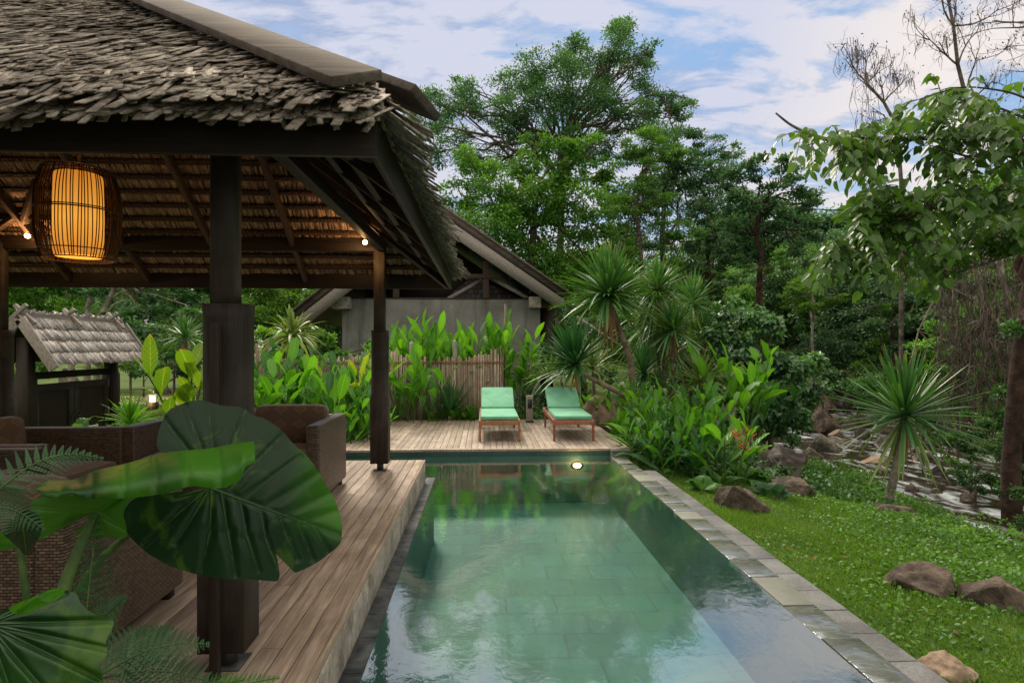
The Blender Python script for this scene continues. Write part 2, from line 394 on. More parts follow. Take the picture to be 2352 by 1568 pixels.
# ---------------------------------------------------------------- pool
WZ = -.265; Y0 = -1.5; Y1 = 7.02; Y2 = 8.56; FZ = -.95
m, nt, out = new_mat('pool floor tiles'); N = NT(nt)
uvn = N('TexCoord').outputs['UV']
wob = N.noise(N.coord(), 1.2, 3)
uu = N('VectorMath', {0: uvn, 1: N('VectorMath', {0: N('CombineXYZ', {0: wob, 1: N.noise(N.coord(), 1.9, 3), 2: 0.0}).outputs[0], 1: (.05, .05, 0)}, operation='MULTIPLY').outputs[0]}, operation='ADD').outputs[0]
br = N('TexBrick', {'Vector': uu, 'Color1': (0, 0, 0, 1), 'Color2': (1, 1, 1, 1), 'Mortar': (.5, .5, .5, 1), 'Scale': 1.0, 'Mortar Size': .014, 'Mortar Smooth': .6, 'Brick Width': .44, 'Row Height': .36})
br.offset = .5
cc = N.mix(br.outputs[0], (.004, .044, .044), (.012, .078, .075))
cc = N.mix(N.ramp(N.noise(N.coord(), .8, 4), [(.35, 0), (.7, .5)]), cc, (.016, .098, .09))
cc = N.mix(N.math('MULTIPLY', br.outputs[1], N.ramp(N.noise(N.coord(), 2.2, 4), [(.35, .35), (.65, 1)])), cc, (.002, .024, .023))
p = N('BsdfPrincipled', {'Base Color': cc, 'Roughness': .6})
nt.links.new(p.outputs[0], out.inputs[0])
mb = MB(); mb.add([(-.6, Y0, FZ), (1.855, Y0, FZ), (1.855, Y2, FZ), (-.6, Y2, FZ), (-2.05, Y1, FZ), (-2.05, Y2, FZ), (-.6, Y1, FZ)], [(0, 1, 2, 3), (4, 6, 3, 5)])
tag(mb.build('pool_floor', m, uv=True), kind='structure')
m, nt, out = new_mat('pool wall tiles'); N = NT(nt)
br = N('TexBrick', {'Vector': N('TexCoord').outputs['UV'], 'Color1': (.006, .046, .042, 1), 'Color2': (.014, .072, .064, 1), 'Mortar': (.010, .016, .014, 1), 'Scale': 1.0, 'Mortar Size': .006, 'Mortar Smooth': .3, 'Brick Width': .22, 'Row Height': .12})
cc = N.mix(N.ramp(N.noise(N.coord(), 3, 5), [(.4, 0), (.65, .6)]), br.outputs[0], (.022, .072, .062))
p = N('BsdfPrincipled', {'Base Color': cc, 'Roughness': .5}); nt.links.new(p.outputs[0], out.inputs[0]); M['walltile'] = m
mb = MB()
for a, b in (((1.855, Y0), (1.855, Y2)), ((1.855, Y2), (-2.05, Y2)), ((-2.05, Y2), (-2.05, Y1)), ((-2.05, Y1), (-.6, Y1)), ((-.6, Y1), (-.6, Y0))):
    top = -.175 if a[1] == Y2 and b[1] == Y2 else -.272
    mb.add([(*a, FZ), (*b, FZ), (*b, top), (*a, top)], [(0, 1, 2, 3)])
tag(mb.build('pool_wall', m, uv=True), kind='structure')
m, nt, out = new_mat('pool water'); N = NT(nt)
v = N.coord((1, .8, 1))
h = N.math('ADD', N.noise(v, 2.6, 3, .5, .4), N.math('MULTIPLY', N.noise(v, 15, 4, .6, .4), .28))
cal = N.ramp(N.noise(N.coord(), .7, 3), [(.3, .12), (.7, 1.0)])
bp = N('Bump', {'Strength': .26, 'Distance': .018, 'Height': N.math('MULTIPLY', h, cal)}).outputs[0]
fr = N('Fresnel', {'IOR': 2.5, 'Normal': bp}).outputs[0]
gl = N('BsdfGlossy', {'Color': (1.0, .96, .88, 1), 'Roughness': .04, 'Normal': bp})
trn = N('BsdfTransparent', {'Color': (.84, .98, .92, 1)})
nt.links.new(N.mix(1, N('CombineColor', {0: N.math('MULTIPLY', fr, 1.62, clamp=True), 1: N.math('MULTIPLY', fr, 1.55, clamp=True), 2: N.math('MULTIPLY', fr, 1.46, clamp=True)}).outputs[0], (1, 1, 1), 'MULTIPLY'), gl.inputs['Color'])
x = N('AddShader', {0: trn.outputs[0], 1: gl.outputs[0]}); nt.links.new(x.outputs[0], out.inputs[0])
mb = MB(); mb.add([(-.6, Y0, WZ), (1.86, Y0, WZ), (1.86, Y2, WZ), (-.6, Y2, WZ), (-2.05, Y1, WZ), (-2.05, Y2, WZ), (-.6, Y1, WZ)], [(0, 1, 2, 3), (4, 6, 3, 5)])
tag(mb.build('pool_water', m), kind='structure')
M['slatedull'] = rough_mat('dull slate', (.035, .042, .045), (.11, .12, .125), 4, .75, .4, .004, spec=.2)
# slate ledge along the deck
mb = MB(); y = Y0
while y < Y1:
    l = random.uniform(.28, .42)
    mb.box((-.655, y + l / 2, -.262), (.112, l - .006, .012), t=random.random()); y += l
tag(mb.build('slate_ledge', M['slatedull'], bevel=.002), kind='structure')
# overflow edge: irregular slate slabs, some with a film of water
m, nt, out = new_mat('overflow slate'); N = NT(nt); t = N.lf()[0]
v = N.coord(); n = N.noise(v, 5, 6, .6, .5); n3 = N.noise(N('Mapping', {'Vector': v, 'Rotation': (0, 0, .6), 'Scale': (1, 2.2, 1)}).outputs[0], 7, 5, .6, 1.2)
c = N.mix(N.ramp(t, [(.2, 0), (.9, 1)]), (.050, .058, .046), (.19, .20, .17))
c = N.mix(N.ramp(n, [(.45, 0), (.65, .5)]), c, (.10, .12, .085))
wet = N.math('MULTIPLY', N.ramp(t, [(.50, 1), (.52, 0)]), N.ramp(n3, [(.42, 0), (.5, 1)]))
wet = N.math('ADD', wet, N.ramp(n3, [(.6, 0), (.66, .6)]), clamp=True)
bpn = N('Bump', {'Strength': .5, 'Distance': .006, 'Height': n3}).outputs[0]
p = N('BsdfPrincipled', {'Base Color': c, 'Roughness': .6, 'Normal': bpn})
g_ = N('BsdfGlossy', {'Color': (.75, .85, 1, 1), 'Roughness': .04, 'Normal': bpn})
x = N('MixShader', {0: N.math('MULTIPLY', wet, N('Fresnel', {'IOR': 2.2, 'Normal': bpn}).outputs[0]), 1: p.outputs[0], 2: g_.outputs[0]}); nt.links.new(x.outputs[0], out.inputs[0])
mb = MB(); y = Y0
while y < 8.4:
    l = random.uniform(.26, .46)
    mb.box((1.963 + random.uniform(-.004, .004), y + l / 2, -.286 + random.uniform(0, .006)), (.212 + random.uniform(-.012, .004), l - random.uniform(.004, .014), .048), np.array(Matrix.Rotation(random.gauss(0, .008), 3, 'Z')), t=random.random()); y += l
tag(mb.build('pool_edge_slabs', m, bevel=.004), kind='structure')
mb = MB()
mb.b2((1.865, Y0, -1.0), (2.066, 8.4, -.312))
tag(mb.build('pool_edge_wall', M['concrete']), kind='structure')
mb = MB(); y = Y0
while y < 7.72:
    l = .30
    mb.box((2.215 + random.uniform(-.003, .003), y + l / 2, -.346 + random.uniform(0, .004)), (.19 + random.uniform(-.004, .004), l - random.uniform(.004, .010), .05), np.array(Matrix.Rotation(random.gauss(0, .006), 3, 'Z'))); y += l
tag(mb.build('paver_border', M['paver'], bevel=.004), kind='structure')
mb = MB(); mb.b2((2.12, Y0, -.9), (2.305, 7.7, -.374)); tag(mb.build('paver_footing', M['concrete']), kind='structure')
# corner block of the overflow edge
t_ = thing('stone_block', 'low grey stone block at the far corner of the pool edge beside the sun deck', 'block', (1.99, 8.5, -.3))
mb = MB(); mb.b2((1.862, 8.40, -.4), (2.12, 8.66, -.205)); mb.build('base_course', M['paver'], t_, bevel=.006)
mb = MB()
for i in range(2): mb.b2((1.856, 8.40 + i * .132, -.2), (2.126, 8.528 + i * .132, -.155))
mb.build('cap_tiles', M['paver'], t_, bevel=.004)
# main deck
mb = MB(); x = -.72; 
while x > -6.3:
    y = .3 - random.uniform(0, 1.5)
    while y < 7.0:
        l = random.choice([2.0, 2.7, 3.3, 4.0]); e = min(y + l, 7.0)
        if e > .3: mb.box((x - .046, (max(y, .3) + e) / 2, -.0135), (.088, e - max(y, .3) - .003, .027), t=random.random())
        y = e
    x -= .0935
tag(mb.build('timber_deck', M['deck'], bevel=.0025), kind='structure')
mb = MB(); mb.b2((-.7185, .3, -.05), (-.703, 7.006, -.001)); mb.b2((-6.3, 7.003, -.05), (-.7, 7.02, -.001))
tag(mb.build('deck_edge_trim', M['deck'], bevel=.002), kind='structure')
mb = MB(); y = .3
for l in (2.22, 2.4, 2.05):
    mb.b2((-.80, y, -.268), (-.699, y + l - .008, -.052)); y += l
mb.b2((-6.3, 6.9, -.6), (-.80, 7.0, -.06)); mb.b2((-6.3, .3, -.12), (-.81, 6.9, -.06))
mb.b2((-2.2, 7.0, -.9), (-2.06, 8.8, -.2))
tag(mb.build('deck_plinth', M['concrete'], bevel=.003), kind='structure')
# sun deck
mb = MB(); x = -2.15; SD = -.152
while x < 2.13:
    y = 8.62
    for l in random.choice([(1.9, 1.5), (3.4,), (.9, 2.5)]):
        mb.box((x + .046, y + l / 2, SD - .0135), (.088, l - .003, .027), t=random.random()); y += l
    x += .0935
tag(mb.build('sun_deck', M['deck2'], bevel=.0025), kind='structure')
mb = MB(); mb.b2((-2.17, 8.555, SD - .034), (.35, 8.617, SD + .004)); mb.b2((.353, 8.55, SD - .034), (2.16, 8.617, SD + .002)); mb.b2((-2.17, 8.57, -.9), (2.15, 8.6, SD - .036)); mb.b2((-2.1, 8.7, -.5), (2.1, 11.9, SD - .03))
mb.b2((2.146, 8.62, SD - .10), (2.17, 12.0, SD - .002))
tag(mb.build('sun_deck_edge', M['deck2'], bevel=.003), kind='structure')
# lower timber step between the decks
mb = MB()
for i in range(7): mb.b2((-3.6 + .0, 8.0 + i * .095, -.21), (-2.2, 8.088 + i * .095, -.185), t=random.random())
tag(mb.build('timber_step', M['deck2'], bevel=.002), kind='structure')
# underwater lamp
t_ = thing('pool_lamp', 'round lit lamp glowing warm in the far wall of the pool', 'lamp', (1.37, Y2, -.40))
mb = MB(); a = np.linspace(0, 2 * PI, 20, endpoint=False)
mb.prism(np.stack([1.37 + .09 * np.cos(a), -.40 + .06 * np.sin(a)], 1), 1, Y2 - .012, Y2 - .001); mb.build('trim_ring', M['metal'], t_)
mb = MB(); mb.prism(np.stack([1.37 + .06 * np.cos(a), -.40 + .035 * np.sin(a)], 1), 1, Y2 - .02, Y2 - .013); mb.build('lens', emis('pool lamp lens', (1, .55, .2), 12), t_)
lamp('pool_lamp_glow', (1.37, Y2 - .12, -.40), 5, (1, .6, .25), .04)
# ---------------------------------------------------------------- thatch planks
def planks(mb, o, e, s, n, Wd, q0, q1, step, wid, L, th, lift, jit, rngk, hipk=.80, seed=0, tilt=.0):
    """courses of thin shingle strips on a slope; o eave corner, e along, s up the slope, n outward; hips trim both ends"""
    r = np.random.default_rng(seed); o = np.array(o, float)
    A = []; Q = []
    q = q0
    while q < q1:
        t = max(q, 0) * hipk; a0, a1 = t - .02, Wd - t + .02
        if a1 - a0 < .1: break
        k = int((a1 - a0) / (wid * .8)); a = a0 + (np.arange(k) + r.random(k)) * (a1 - a0) / k
        A.append(a); Q.append(q + r.normal(0, rngk, k) + .035 * np.sin(a * 3.1 + q * 9) * (rngk > .02)); q += step
    a = np.concatenate(A); q = np.concatenate(Q); k = len(a)
    w = wid * r.uniform(.6, 1.45, k); l = L * r.uniform(.75, 1.15, k)
    if hipk: l = np.minimum(l, np.maximum(np.minimum(a, Wd - a) / hipk - q + .02, .05)); l = np.minimum(l, np.maximum(HALF * SL - q + .02, .03))
    ang = r.normal(0, jit, k) + tilt * np.sin(a * 1.9 + q * 4.0) + tilt
    lf_ = lift * r.uniform(.5, 1.5, k); curl = r.normal(0, .25, k) * lift
    us = np.array([0, .5, 1.0]); cs = [(-.5, 0), (.5, 0), (.5, 1), (-.5, 1)]
    V = np.zeros((k, 3, 4, 3))
    for i, u in enumerate(us):
        hh = lf_ * (1 - u) + curl * (1 - u) * (1 if i == 0 else -.4)
        for j, (cx_, ch) in enumerate(cs):
            x = cx_ * w; y = u * l
            xx = x * np.cos(ang) - y * np.sin(ang); yy = x * np.sin(ang) + y * np.cos(ang)
            V[:, i, j] = o + (a + xx)[:, None] * e + (q + yy)[:, None] * s + (hh + ch * th)[:, None] * n
    f = []
    for i in range(2):
        for j in range(4): f.append((i * 4 + j, i * 4 + (j + 1) % 4, i * 4 + 4 + (j + 1) % 4, i * 4 + 4 + j))
    f += [(3, 2, 1, 0), (8, 9, 10, 11)]
    f = np.array(f)[None] + np.arange(k)[:, None, None] * 12
    lf = np.zeros((k, 12, 4)); lf[:, :, 0] = r.random(k)[:, None]
    mb.add(V.reshape(-1, 3), f.reshape(-1, 4), lf)

# ---------------------------------------------------------------- pavilion
EX0, EX1, EY0, EY1, EZ, MS = -5.92, -.38, 2.09, 6.92, 2.18, .743
SL = math.hypot(1, MS); HK = 1 / SL
slopes = {
 'front': ((EX0, EY0, EZ), (1, 0, 0), (0, 1, MS), EX1 - EX0),
 'right': ((EX1, EY0, EZ), (0, 1, 0), (-1, 0, MS), EY1 - EY0),
 'back': ((EX1, EY1, EZ), (-1, 0, 0), (0, -1, MS), EX1 - EX0),
 'left': ((EX0, EY1, EZ), (0, -1, 0), (1, 0, MS), EY1 - EY0)}
HALF = (EY1 - EY0) / 2
pav = thing('pavilion', 'large open timber pavilion with shaggy palm thatch hip roof over the wicker seats', 'pavilion', (-3.1, 4.5, 0))
roof_parts = {}
for i, (nm, (o, e, s, wd)) in enumerate(slopes.items()):
    e = np.array(e, float); s = unit(s); n = unit(np.cross(e, s)); n = n if n[2] > 0 else -n
    mb = MB(); off = np.array(o) + n * .045
    if nm == 'right':
        planks(mb, off, e, s, n, wd, -.13, HALF * SL, .11, .030, .36, .004, .022, .08, .03, HK, i, .03)
        planks(mb, off - n * .03, e, s, n, wd, -.13, .1, .06, .032, .3, .005, .010, .14, .03, HK, i + 30, .04)
    elif nm == 'front':
        planks(mb, off, e, s, n, wd, -.14, HALF * SL, .125, .026, .42, .004, .030, .11, .045, HK, i, .06)
        planks(mb, off + n * .012, e, s, n, wd, -.19, .45, .10, .026, .38, .004, .024, .2, .06, HK, i + 20, .10)
        planks(mb, off - n * .03, e, s, n, wd, -.19, .1, .05, .026, .34, .005, .012, .2, .06, HK, i + 30, .08)
        s5 = unit(s + np.array((0, 0, .75))); n5 = unit(np.cross(e, s5)); n5 = n5 if n5[2] > 0 else -n5
        planks(mb, off + n * .01 + s * .05, e, s5, n5, wd, -.19, -.13, .035, .024, .19, .004, .008, .26, .025, 0, i + 50, .1)
    else:
        planks(mb, off, e, s, n, wd, -.12, HALF * SL, .12, .08, .38, .01, .02, .05, .02, HK, i)
    roof_parts[nm] = mb.build('thatch', M['thatch'], pav)
    mb = MB()      # underside, seen lit by the lamps
    planks(mb, np.array(o) + n * .012, e, s, n, wd, -.02, HALF * SL, .173, .032, .25, .006, -.018, .012, .002, HK, i + 40)
    mb.build('thatch_lining', M['lining'], pav)
    mb = MB()      # one closed sheet between the two layers
    q = HALF * SL; p0 = np.array(o) + n * .03
    tt = HALF
    mb.add([p0, p0 + e * wd, p0 + e * (wd - tt) + s * q, p0 + e * tt + s * q], [(0, 1, 2, 3)])
    mb.build('roof_felt', M['dark'], pav)
    mb = MB(); mbk = MB(); k = 0
    while .12 + k * .14 < HALF - .1:
        tt = .12 + k * .14
        c = np.array(o) + s * tt * SL - n * .020
        mb.beam(c + e * (tt - .02), c + e * (wd - tt + .02), .026, .022, up=n)
        # bundled stems tied along each batten
        xx = np.arange(tt, wd - tt, .034)
        for x in xx:
            mbk.box(c + e * (x + random.uniform(-.004, .004)) + s * .026 + n * random.uniform(-.002, .006), (.03, .028, .026), np.stack([e, s, n], 1), t=random.random() * .6)
        k += 1
    mb.build('batten', M['batten'], pav)
    mbk.build('thatch_lashing', M['batten'], pav)
def lining_z(x, y):
    return EZ + MS * min(x - EX0, EX1 - x, y - EY0, EY1 - y)
for x in (-1.2, -2.07, -2.93, -3.85, -4.72):
    for y0, sg in ((EY0 + .03, 1), (EY1 - .03, -1)):
        t1 = min(x - EX0, EX1 - x, HALF)
        p = (x, y0, EZ - .075 + .03 * MS); q = (x, y0 + sg * (t1 - .05), EZ - .075 + MS * (t1 - .05))
        MB().beam(p, q, .045, .085).build('rafter', M['rafter'], pav, bevel=.003)
for y in (2.95, 3.75, 4.5, 5.3, 6.1):
    for x0, sg in ((EX0 + .03, 1), (EX1 - .03, -1)):
        t1 = min(y - EY0, EY1 - y, HALF)
        p = (x0, y, EZ - .075 + .03 * MS); q = (x0 + sg * (t1 - .05), y, EZ - .075 + MS * (t1 - .05))
        MB().beam(p, q, .045, .085).build('rafter', M['rafter'], pav, bevel=.003)
for cx_, cy_, sx_, sy_ in ((EX0, EY0, 1, 1), (EX1, EY0, -1, 1), (EX0, EY1, 1, -1), (EX1, EY1, -1, -1)):
    p = np.array((cx_ + sx_ * .03, cy_ + sy_ * .03, EZ - .10)); q = p + np.array((sx_, sy_, MS)) * (HALF - .05)
    MB().beam(p, q, .06, .13).build('hip_rafter', M['darky'], pav, bevel=.003)
MB().b2((EX0 + HALF, 4.475, EZ + MS * HALF - .22), (EX1 - HALF, 4.535, EZ + MS * HALF - .06)).build('ridge_beam', M['darkx'], pav)
# fascias, butted
for nm, lo, hi, mt in (('f', (EX0, EY0, 2.027), (EX1, EY0 + .03, 2.20), 'darkx'), ('b', (EX0, EY1 - .03, 2.027), (EX1, EY1, 2.20), 'darkx'),
                   ('r', (EX1 - .03, EY0 + .031, 2.029), (EX1 - .001, EY1 - .031, 2.20), 'darky'), ('l', (EX0 + .001, EY0 + .031, 2.029), (EX0 + .03, EY1 - .031, 2.20), 'darky')):
    MB().b2(lo, hi).build('fascia', M[mt], pav, bevel=.003)
# wide purlins under the right overhang
for xx, z0 in ((-.66, 2.27), (-.90, 2.44)):
    MB().b2((xx - .02, 2.4, z0), (xx + .02, 6.6, z0 + .09)).build('purlin', M['darky'], pav, bevel=.003)
# ring beams on the posts
PX0, PX1, PYF, PYB = -5.13, -1.12, 2.55, 6.44
MB().b2((PX0 - .3, PYB - .04, 2.385), (PX1 - .045, PYB + .04, 2.525)).build('ring_beam', M['darkx'], pav, bevel=.004)
MB().b2((PX0 + .045, PYF - .02, 2.365), (PX1 - .045, PYF + .04, 2.485)).build('ring_beam', M['darkx'], pav, bevel=.004)
MB().b2((PX1 - .04, PYF - .02, 2.39), (PX1 + .04, PYB + .02, 2.49)).build('ring_beam', M['darky'], pav, bevel=.004)
MB().b2((PX0 - .04, PYF - .02, 2.36), (PX0 + .04, PYB + .02, 2.49)).build('ring_beam', M['darky'], pav, bevel=.004)
for p, q in (((55, 512, 6.2), (105, 358, 5.7)), ((-14, 530, 6.2), (56, 482, 6.15)), ((58, 482, 6.15), (98, 524, 6.2))):
    MB().beam(W(*p), W(*q), .05, .07, up=(0, 1, 0)).build('brace', M['rafter'], pav, bevel=.003)
# hip cap boards
def hipcap(cx_, cy_, sx_, sy_, other):
    d = np.array((sx_, sy_, MS)); n1 = unit((0, -sy_ * MS, 1)); n2 = unit((-sx_ * MS, 0, 1))
    for k, (nn, sd) in enumerate(((n1, np.array((sx_, 0, 0))), (n2, np.array((0, sy_, 0))))):
        du = unit(d); side = unit(sd - du * np.dot(sd, du))
        c0 = np.array((cx_, cy_, EZ)) + nn * .135 - d * .03 + side * .006; c1 = c0 + d * (HALF + .03)
        wd = .185 if k == 0 else .16
        a = c0 - side * .004; b = c1 - side * .004
        R = np.stack([side, du, np.cross(side, du)], 1)
        if R[2, 2] < 0: R[:, 2] *= -1
        ln = np.linalg.norm(b - a) + .03 * k
        MB().box((a + b) / 2 + side * wd / 2 - du * .02, (wd, ln, .034), R).build('hip_board', M['hip'], pav, bevel=.004)
    MB().beam(np.array((cx_, cy_, EZ - .0)) + d * .02, np.array((cx_, cy_, EZ - .0)) + d * (HALF), .05, .15).build('hip_batten', M['dark'], pav)
hipcap(EX1, EY0, -1, 1, 0); hipcap(EX1, EY1, -1, -1, 0); hipcap(EX0, EY0, 1, 1, 0)
for sg in (-1, 1):
    MB().beam((EX0 + HALF - .05, 4.505 + sg * .075, EZ + MS * HALF + .10), (EX1 - HALF + .05, 4.505 + sg * .075, EZ + MS * HALF + .10), .19, .03, up=(0, sg * .6, .8)).build('ridge_board', M['hip'], pav, bevel=.004)
# posts
def octo(h, c, k=1.):
    c = max(c, .002)
    return [(a, b * k) for a, b in [(-h + c, -h), (h - c, -h), (h, -h + c), (h, h - c), (h - c, h), (-h + c, h), (-h, h - c), (-h, -h + c)]]
def loft(mb, cx_, cy_, secs, t=None, k=1.):
    V = np.array([[(cx_ + x, cy_ + y, z) for x, y in octo(h, c, k)] for z, h, c in secs]); m = len(secs)
    f = [(i * 8 + j, i * 8 + (j + 1) % 8, i * 8 + 8 + (j + 1) % 8, i * 8 + 8 + j) for i in range(m - 1) for j in range(8)]
    mb.add(V.reshape(-1, 3), f, None if t is None else np.tile((t, 0, 0, 0), (m * 8, 1)))
    k = mb.n - m * 8
    mb.L.append(np.arange(k, k + 8)[::-1]); mb.N.append(np.array([8]))
    mb.L.append(np.arange(k + (m - 1) * 8, k + m * 8)); mb.N.append(np.array([8]))
for x, y in ((-1.09, 2.55), (-1.14, 6.47), (-5.13, 6.47), (-5.13, 2.55)):
    mb = MB(); loft(mb, x + .0, y - .03, [(1.5, .052 if y < 5 else .060, .010), (2.44, .052 if y < 5 else .060, .010)], k=.75); po = mb.build('post', M['post'], pav)
    mb = MB(); loft(mb, x, y, [(.08, .096, .003), (.78, .096, .003), (.84, .088, .034), (1.47, .088, .034), (1.53, .088, .02)], k=.85); mb.build('sleeve', M['post'], po)
    mb = MB(); mb.tube([(x, y, 0), (x, y, .09)], .036, 14); mb.build('pin', M['metal'], po)
    mb = MB(); mb.b2((x - .07, y - .07, 0), (x + .07, y + .07, .006)); mb.build('base_plate', M['metal'], po)
MB().b2((-1.108, 2.405, .0), (-1.073, 2.44, 1.45)).build('downpipe_batten', M['dark'], pav, bevel=.003)

# ---------------------------------------------------------------- lamps on the pavilion
def spot(px, py, Y, lab):
    c = W(px, py, Y)
    t = thing('spotlight', lab, 'spotlight', c, 'small spotlights under the pavilion roof')
    mb = MB(); mb.tube([c + (0, .035, .03), c + (0, .02, .0)], .02, 12); mb.build('housing', M['metal'], t)
    mb = MB(); mb.tube([c + (0, -.004, -.004), c + (0, .018, -.001)], .022, 12); mb.build('bulb', M['bulb'], t)
    lamp('spotlight_glow', c + np.array((.0, -.1, -.03)), 7, (1, .52, .2), .02)
spot(838, 556, 6.20, 'small lit spotlight by the back post at the pool side of the pavilion')
spot(62, 541, 6.25, 'small lit spotlight at the top of the far left post beside the hanging lantern')
LC = np.array((-3.02, 4.5, 2.33)); LH = .665
lt = thing('lantern', 'glowing barrel shaped rattan lantern hanging from the pavilion roof', 'lantern', LC)
prof = lambda u: .305 * (1 - .62 * abs(u + .02) ** 2.6) if u > -.9 else .17
mb = MB(); zz_ = np.linspace(-.5, .5, 13)
for k in range(104):
    a = k / 74 * 2 * PI + random.uniform(-.03, .03); tw = random.uniform(-.05, .05)
    pts = [(LC[0] + (.268 * (1 - 1.35 * abs(u) ** 2.8)) * math.cos(a + tw * u), LC[1] + .268 * (1 - 1.35 * abs(u) ** 2.8) * math.sin(a + tw * u), LC[2] + u * LH) for u in zz_]
    mb.tube(pts, (.0036), 5)
mb.build('rib', M['cane'], lt, smooth=True).name = 'cane_ribs'
aa = np.linspace(0, 2 * PI, 49)
for u, r_, th in ((-.495, .218, .005), (-.40, .242, .004), (.03, .270, .005), (.05, .270, .004), (.46, .228, .004), (.495, .218, .006)):
    MB().tube([(LC[0] + r_ * math.cos(a), LC[1] + r_ * math.sin(a), LC[2] + u * LH) for a in aa], th, 6, cap=False).build('hoop', M['cane'], lt, smooth=True)
mb = MB()
for k in range(4):
    a = k * PI / 4
    mb.tube([(LC[0] + .215 * math.cos(a), LC[1] + .215 * math.sin(a), LC[2] + .33), (LC[0], LC[1], LC[2] + .365), (LC[0] - .215 * math.cos(a), LC[1] - .215 * math.sin(a), LC[2] + .33)], .006, 6)
mb.build('hanger', M['cane'], lt, smooth=True)
m, nt, out = new_mat('lantern paper'); N = NT(nt)
sz = N('SeparateXYZ', {0: N('TexCoord').outputs['Object']}).outputs[2]
c = N.ramp(N.math('ADD', N.math('MULTIPLY', sz, 1.3), .5), [(.0, (.62, .18, .015)), (.45, (1, .42, .055)), (.9, (.62, .20, .02))])
p = N('BsdfPrincipled', {'Base Color': (.8, .6, .3, 1), 'Emission Color': c, 'Emission Strength': .9, 'Roughness': .8}); nt.links.new(p.outputs[0], out.inputs[0])
mb = MB(); a = np.linspace(0, 2 * PI, 33)[:-1]
V = np.stack([np.stack([LC[0] + r_ * np.cos(a), LC[1] + r_ * np.sin(a), np.full(32, LC[2] + z_)], 1) for z_, r_ in ((-.31, .148), (-.30, .155), (0, .158), (.29, .152), (.30, .145))])
mb.add(V.reshape(-1, 3), [(i * 32 + j, i * 32 + (j + 1) % 32, i * 32 + 32 + (j + 1) % 32, i * 32 + 32 + j) for i in range(4) for j in range(32)])
mb.build('paper_shade', m, lt, smooth=True)
mb = MB(); mb.tube([(LC[0], LC[1], LC[2] + .36), (LC[0] + .01, LC[1], LC[2] + .7), (LC[0], LC[1], 3.8)], .012, 6); mb.build('rope', M['rafter'], lt)
lamp('lantern_glow', LC + np.array((0, 0, -.5)), 5, (1, .55, .22), .12)
lamp('lantern_top_glow', LC + np.array((0, 0, .62)), 4, (1, .55, .22), .1)

# ---------------------------------------------------------------- wicker seats
def wicker(name, c1, c2, dk):
    m, nt, out = new_mat(name); N = NT(nt)
    uv_ = N('TexCoord').outputs['UV']
    br = N('TexBrick', {'Vector': uv_, 'Color1': (.25, .25, .25, 1), 'Color2': (1, 1, 1, 1), 'Mortar': (0, 0, 0, 1), 'Scale': 1.0, 'Mortar Size': .0022, 'Mortar Smooth': 1.0, 'Brick Width': .027, 'Row Height': .0125})
    br.offset = .5
    h = N.math('SUBTRACT', 1.0, br.outputs[1])
    c = N.mix(h, dk, N.mix(br.outputs[0], c1, c2))
    p = N('BsdfPrincipled', {'Base Color': c, 'Roughness': .38, 'Specular IOR Level': .5, 'Normal': N('Bump', {'Strength': 1, 'Distance': .006, 'Height': h}).outputs[0]})
    nt.links.new(p.outputs[0], out.inputs[0]); return m
M['wick'] = wicker('wicker weave', (.045, .031, .023), (.205, .145, .107), (.008, .005, .004))
m, nt, out = new_mat('patterned cushion'); N = NT(nt)
s3 = N('SeparateXYZ', {0: N('TexCoord').outputs['UV']}).outputs
fu = N.math('ABSOLUTE', N.math('SUBTRACT', N.math('FRACT', N.math('MULTIPLY', s3[0], 5.6)), .5))
fv = N.math('ABSOLUTE', N.math('SUBTRACT', N.math('FRACT', N.math('MULTIPLY', s3[1], 7.2)), .5))
dd = N.math('ADD', fu, N.math('MULTIPLY', fv, 1.1))
ring = N.ramp(dd, [(.10, 0), (.12, .8), (.16, 0), (.26, 0), (.29, 1), (.35, 0)])
f_ = N.noise(N.coord(), 90, 3, .7)
c = N.mix(N.math('MULTIPLY', ring, .7), N.mix(f_, (.075, .045, .028), (.14, .09, .058)), (.33, .235, .15))
p = N('BsdfPrincipled', {'Base Color': c, 'Roughness': .85, 'Sheen Weight': .3, 'Normal': N('Bump', {'Strength': .3, 'Distance': .003, 'Height': f_}).outputs[0]})
nt.links.new(p.outputs[0], out.inputs[0]); M['cush'] = m
def cushion(lo, hi, name, mat, parent, R=None, puff=.012, uv=True):
    lo = np.array(lo, float); hi = np.array(hi, float); c = (lo + hi) / 2; s_ = hi - lo
    mb = MB(); k = 8; g = np.linspace(-1, 1, k + 1)
    faces = []
    for ax in range(3):
        for sg in (-1, 1):
            A_, B_ = np.meshgrid(g, g, indexing='ij'); P = np.zeros((k + 1, k + 1, 3))
            P[..., ax] = sg; P[..., (ax + 1) % 3] = A_; P[..., (ax + 2) % 3] = B_
            th = s_ / 2; r_ = min(th) * .75
            q = P * th; inner = np.clip(q, -(th - r_), th - r_); dl = q - inner
            q = inner + dl / np.maximum(np.linalg.norm(dl, axis=-1, keepdims=True), 1e-9) * r_
            bul = (1 - (q / th) ** 2); mn_ = int(np.argmin(s_)); oo = [i for i in range(3) if i != mn_]
            q[..., mn_] += np.sign(q[..., mn_]) * puff * bul[..., oo[0]].clip(0) * bul[..., oo[1]].clip(0)
            if R is not None: q = q @ np.array(R).T
            i = np.arange(k)[:, None] * (k + 1) + np.arange(k)[None]
            f = np.stack([i, i + 1, i + k + 2, i + k + 1], -1).reshape(-1, 4)
            if sg < 0: f = f[:, ::-1]
            mb.add(q + c, f[:, ::-1] if False else f)
    return mb.build(name, mat, parent, uv=uv, smooth=True, fixn=True)
def rotx(a): return np.array(Matrix.Rotation(a, 3, 'X'))
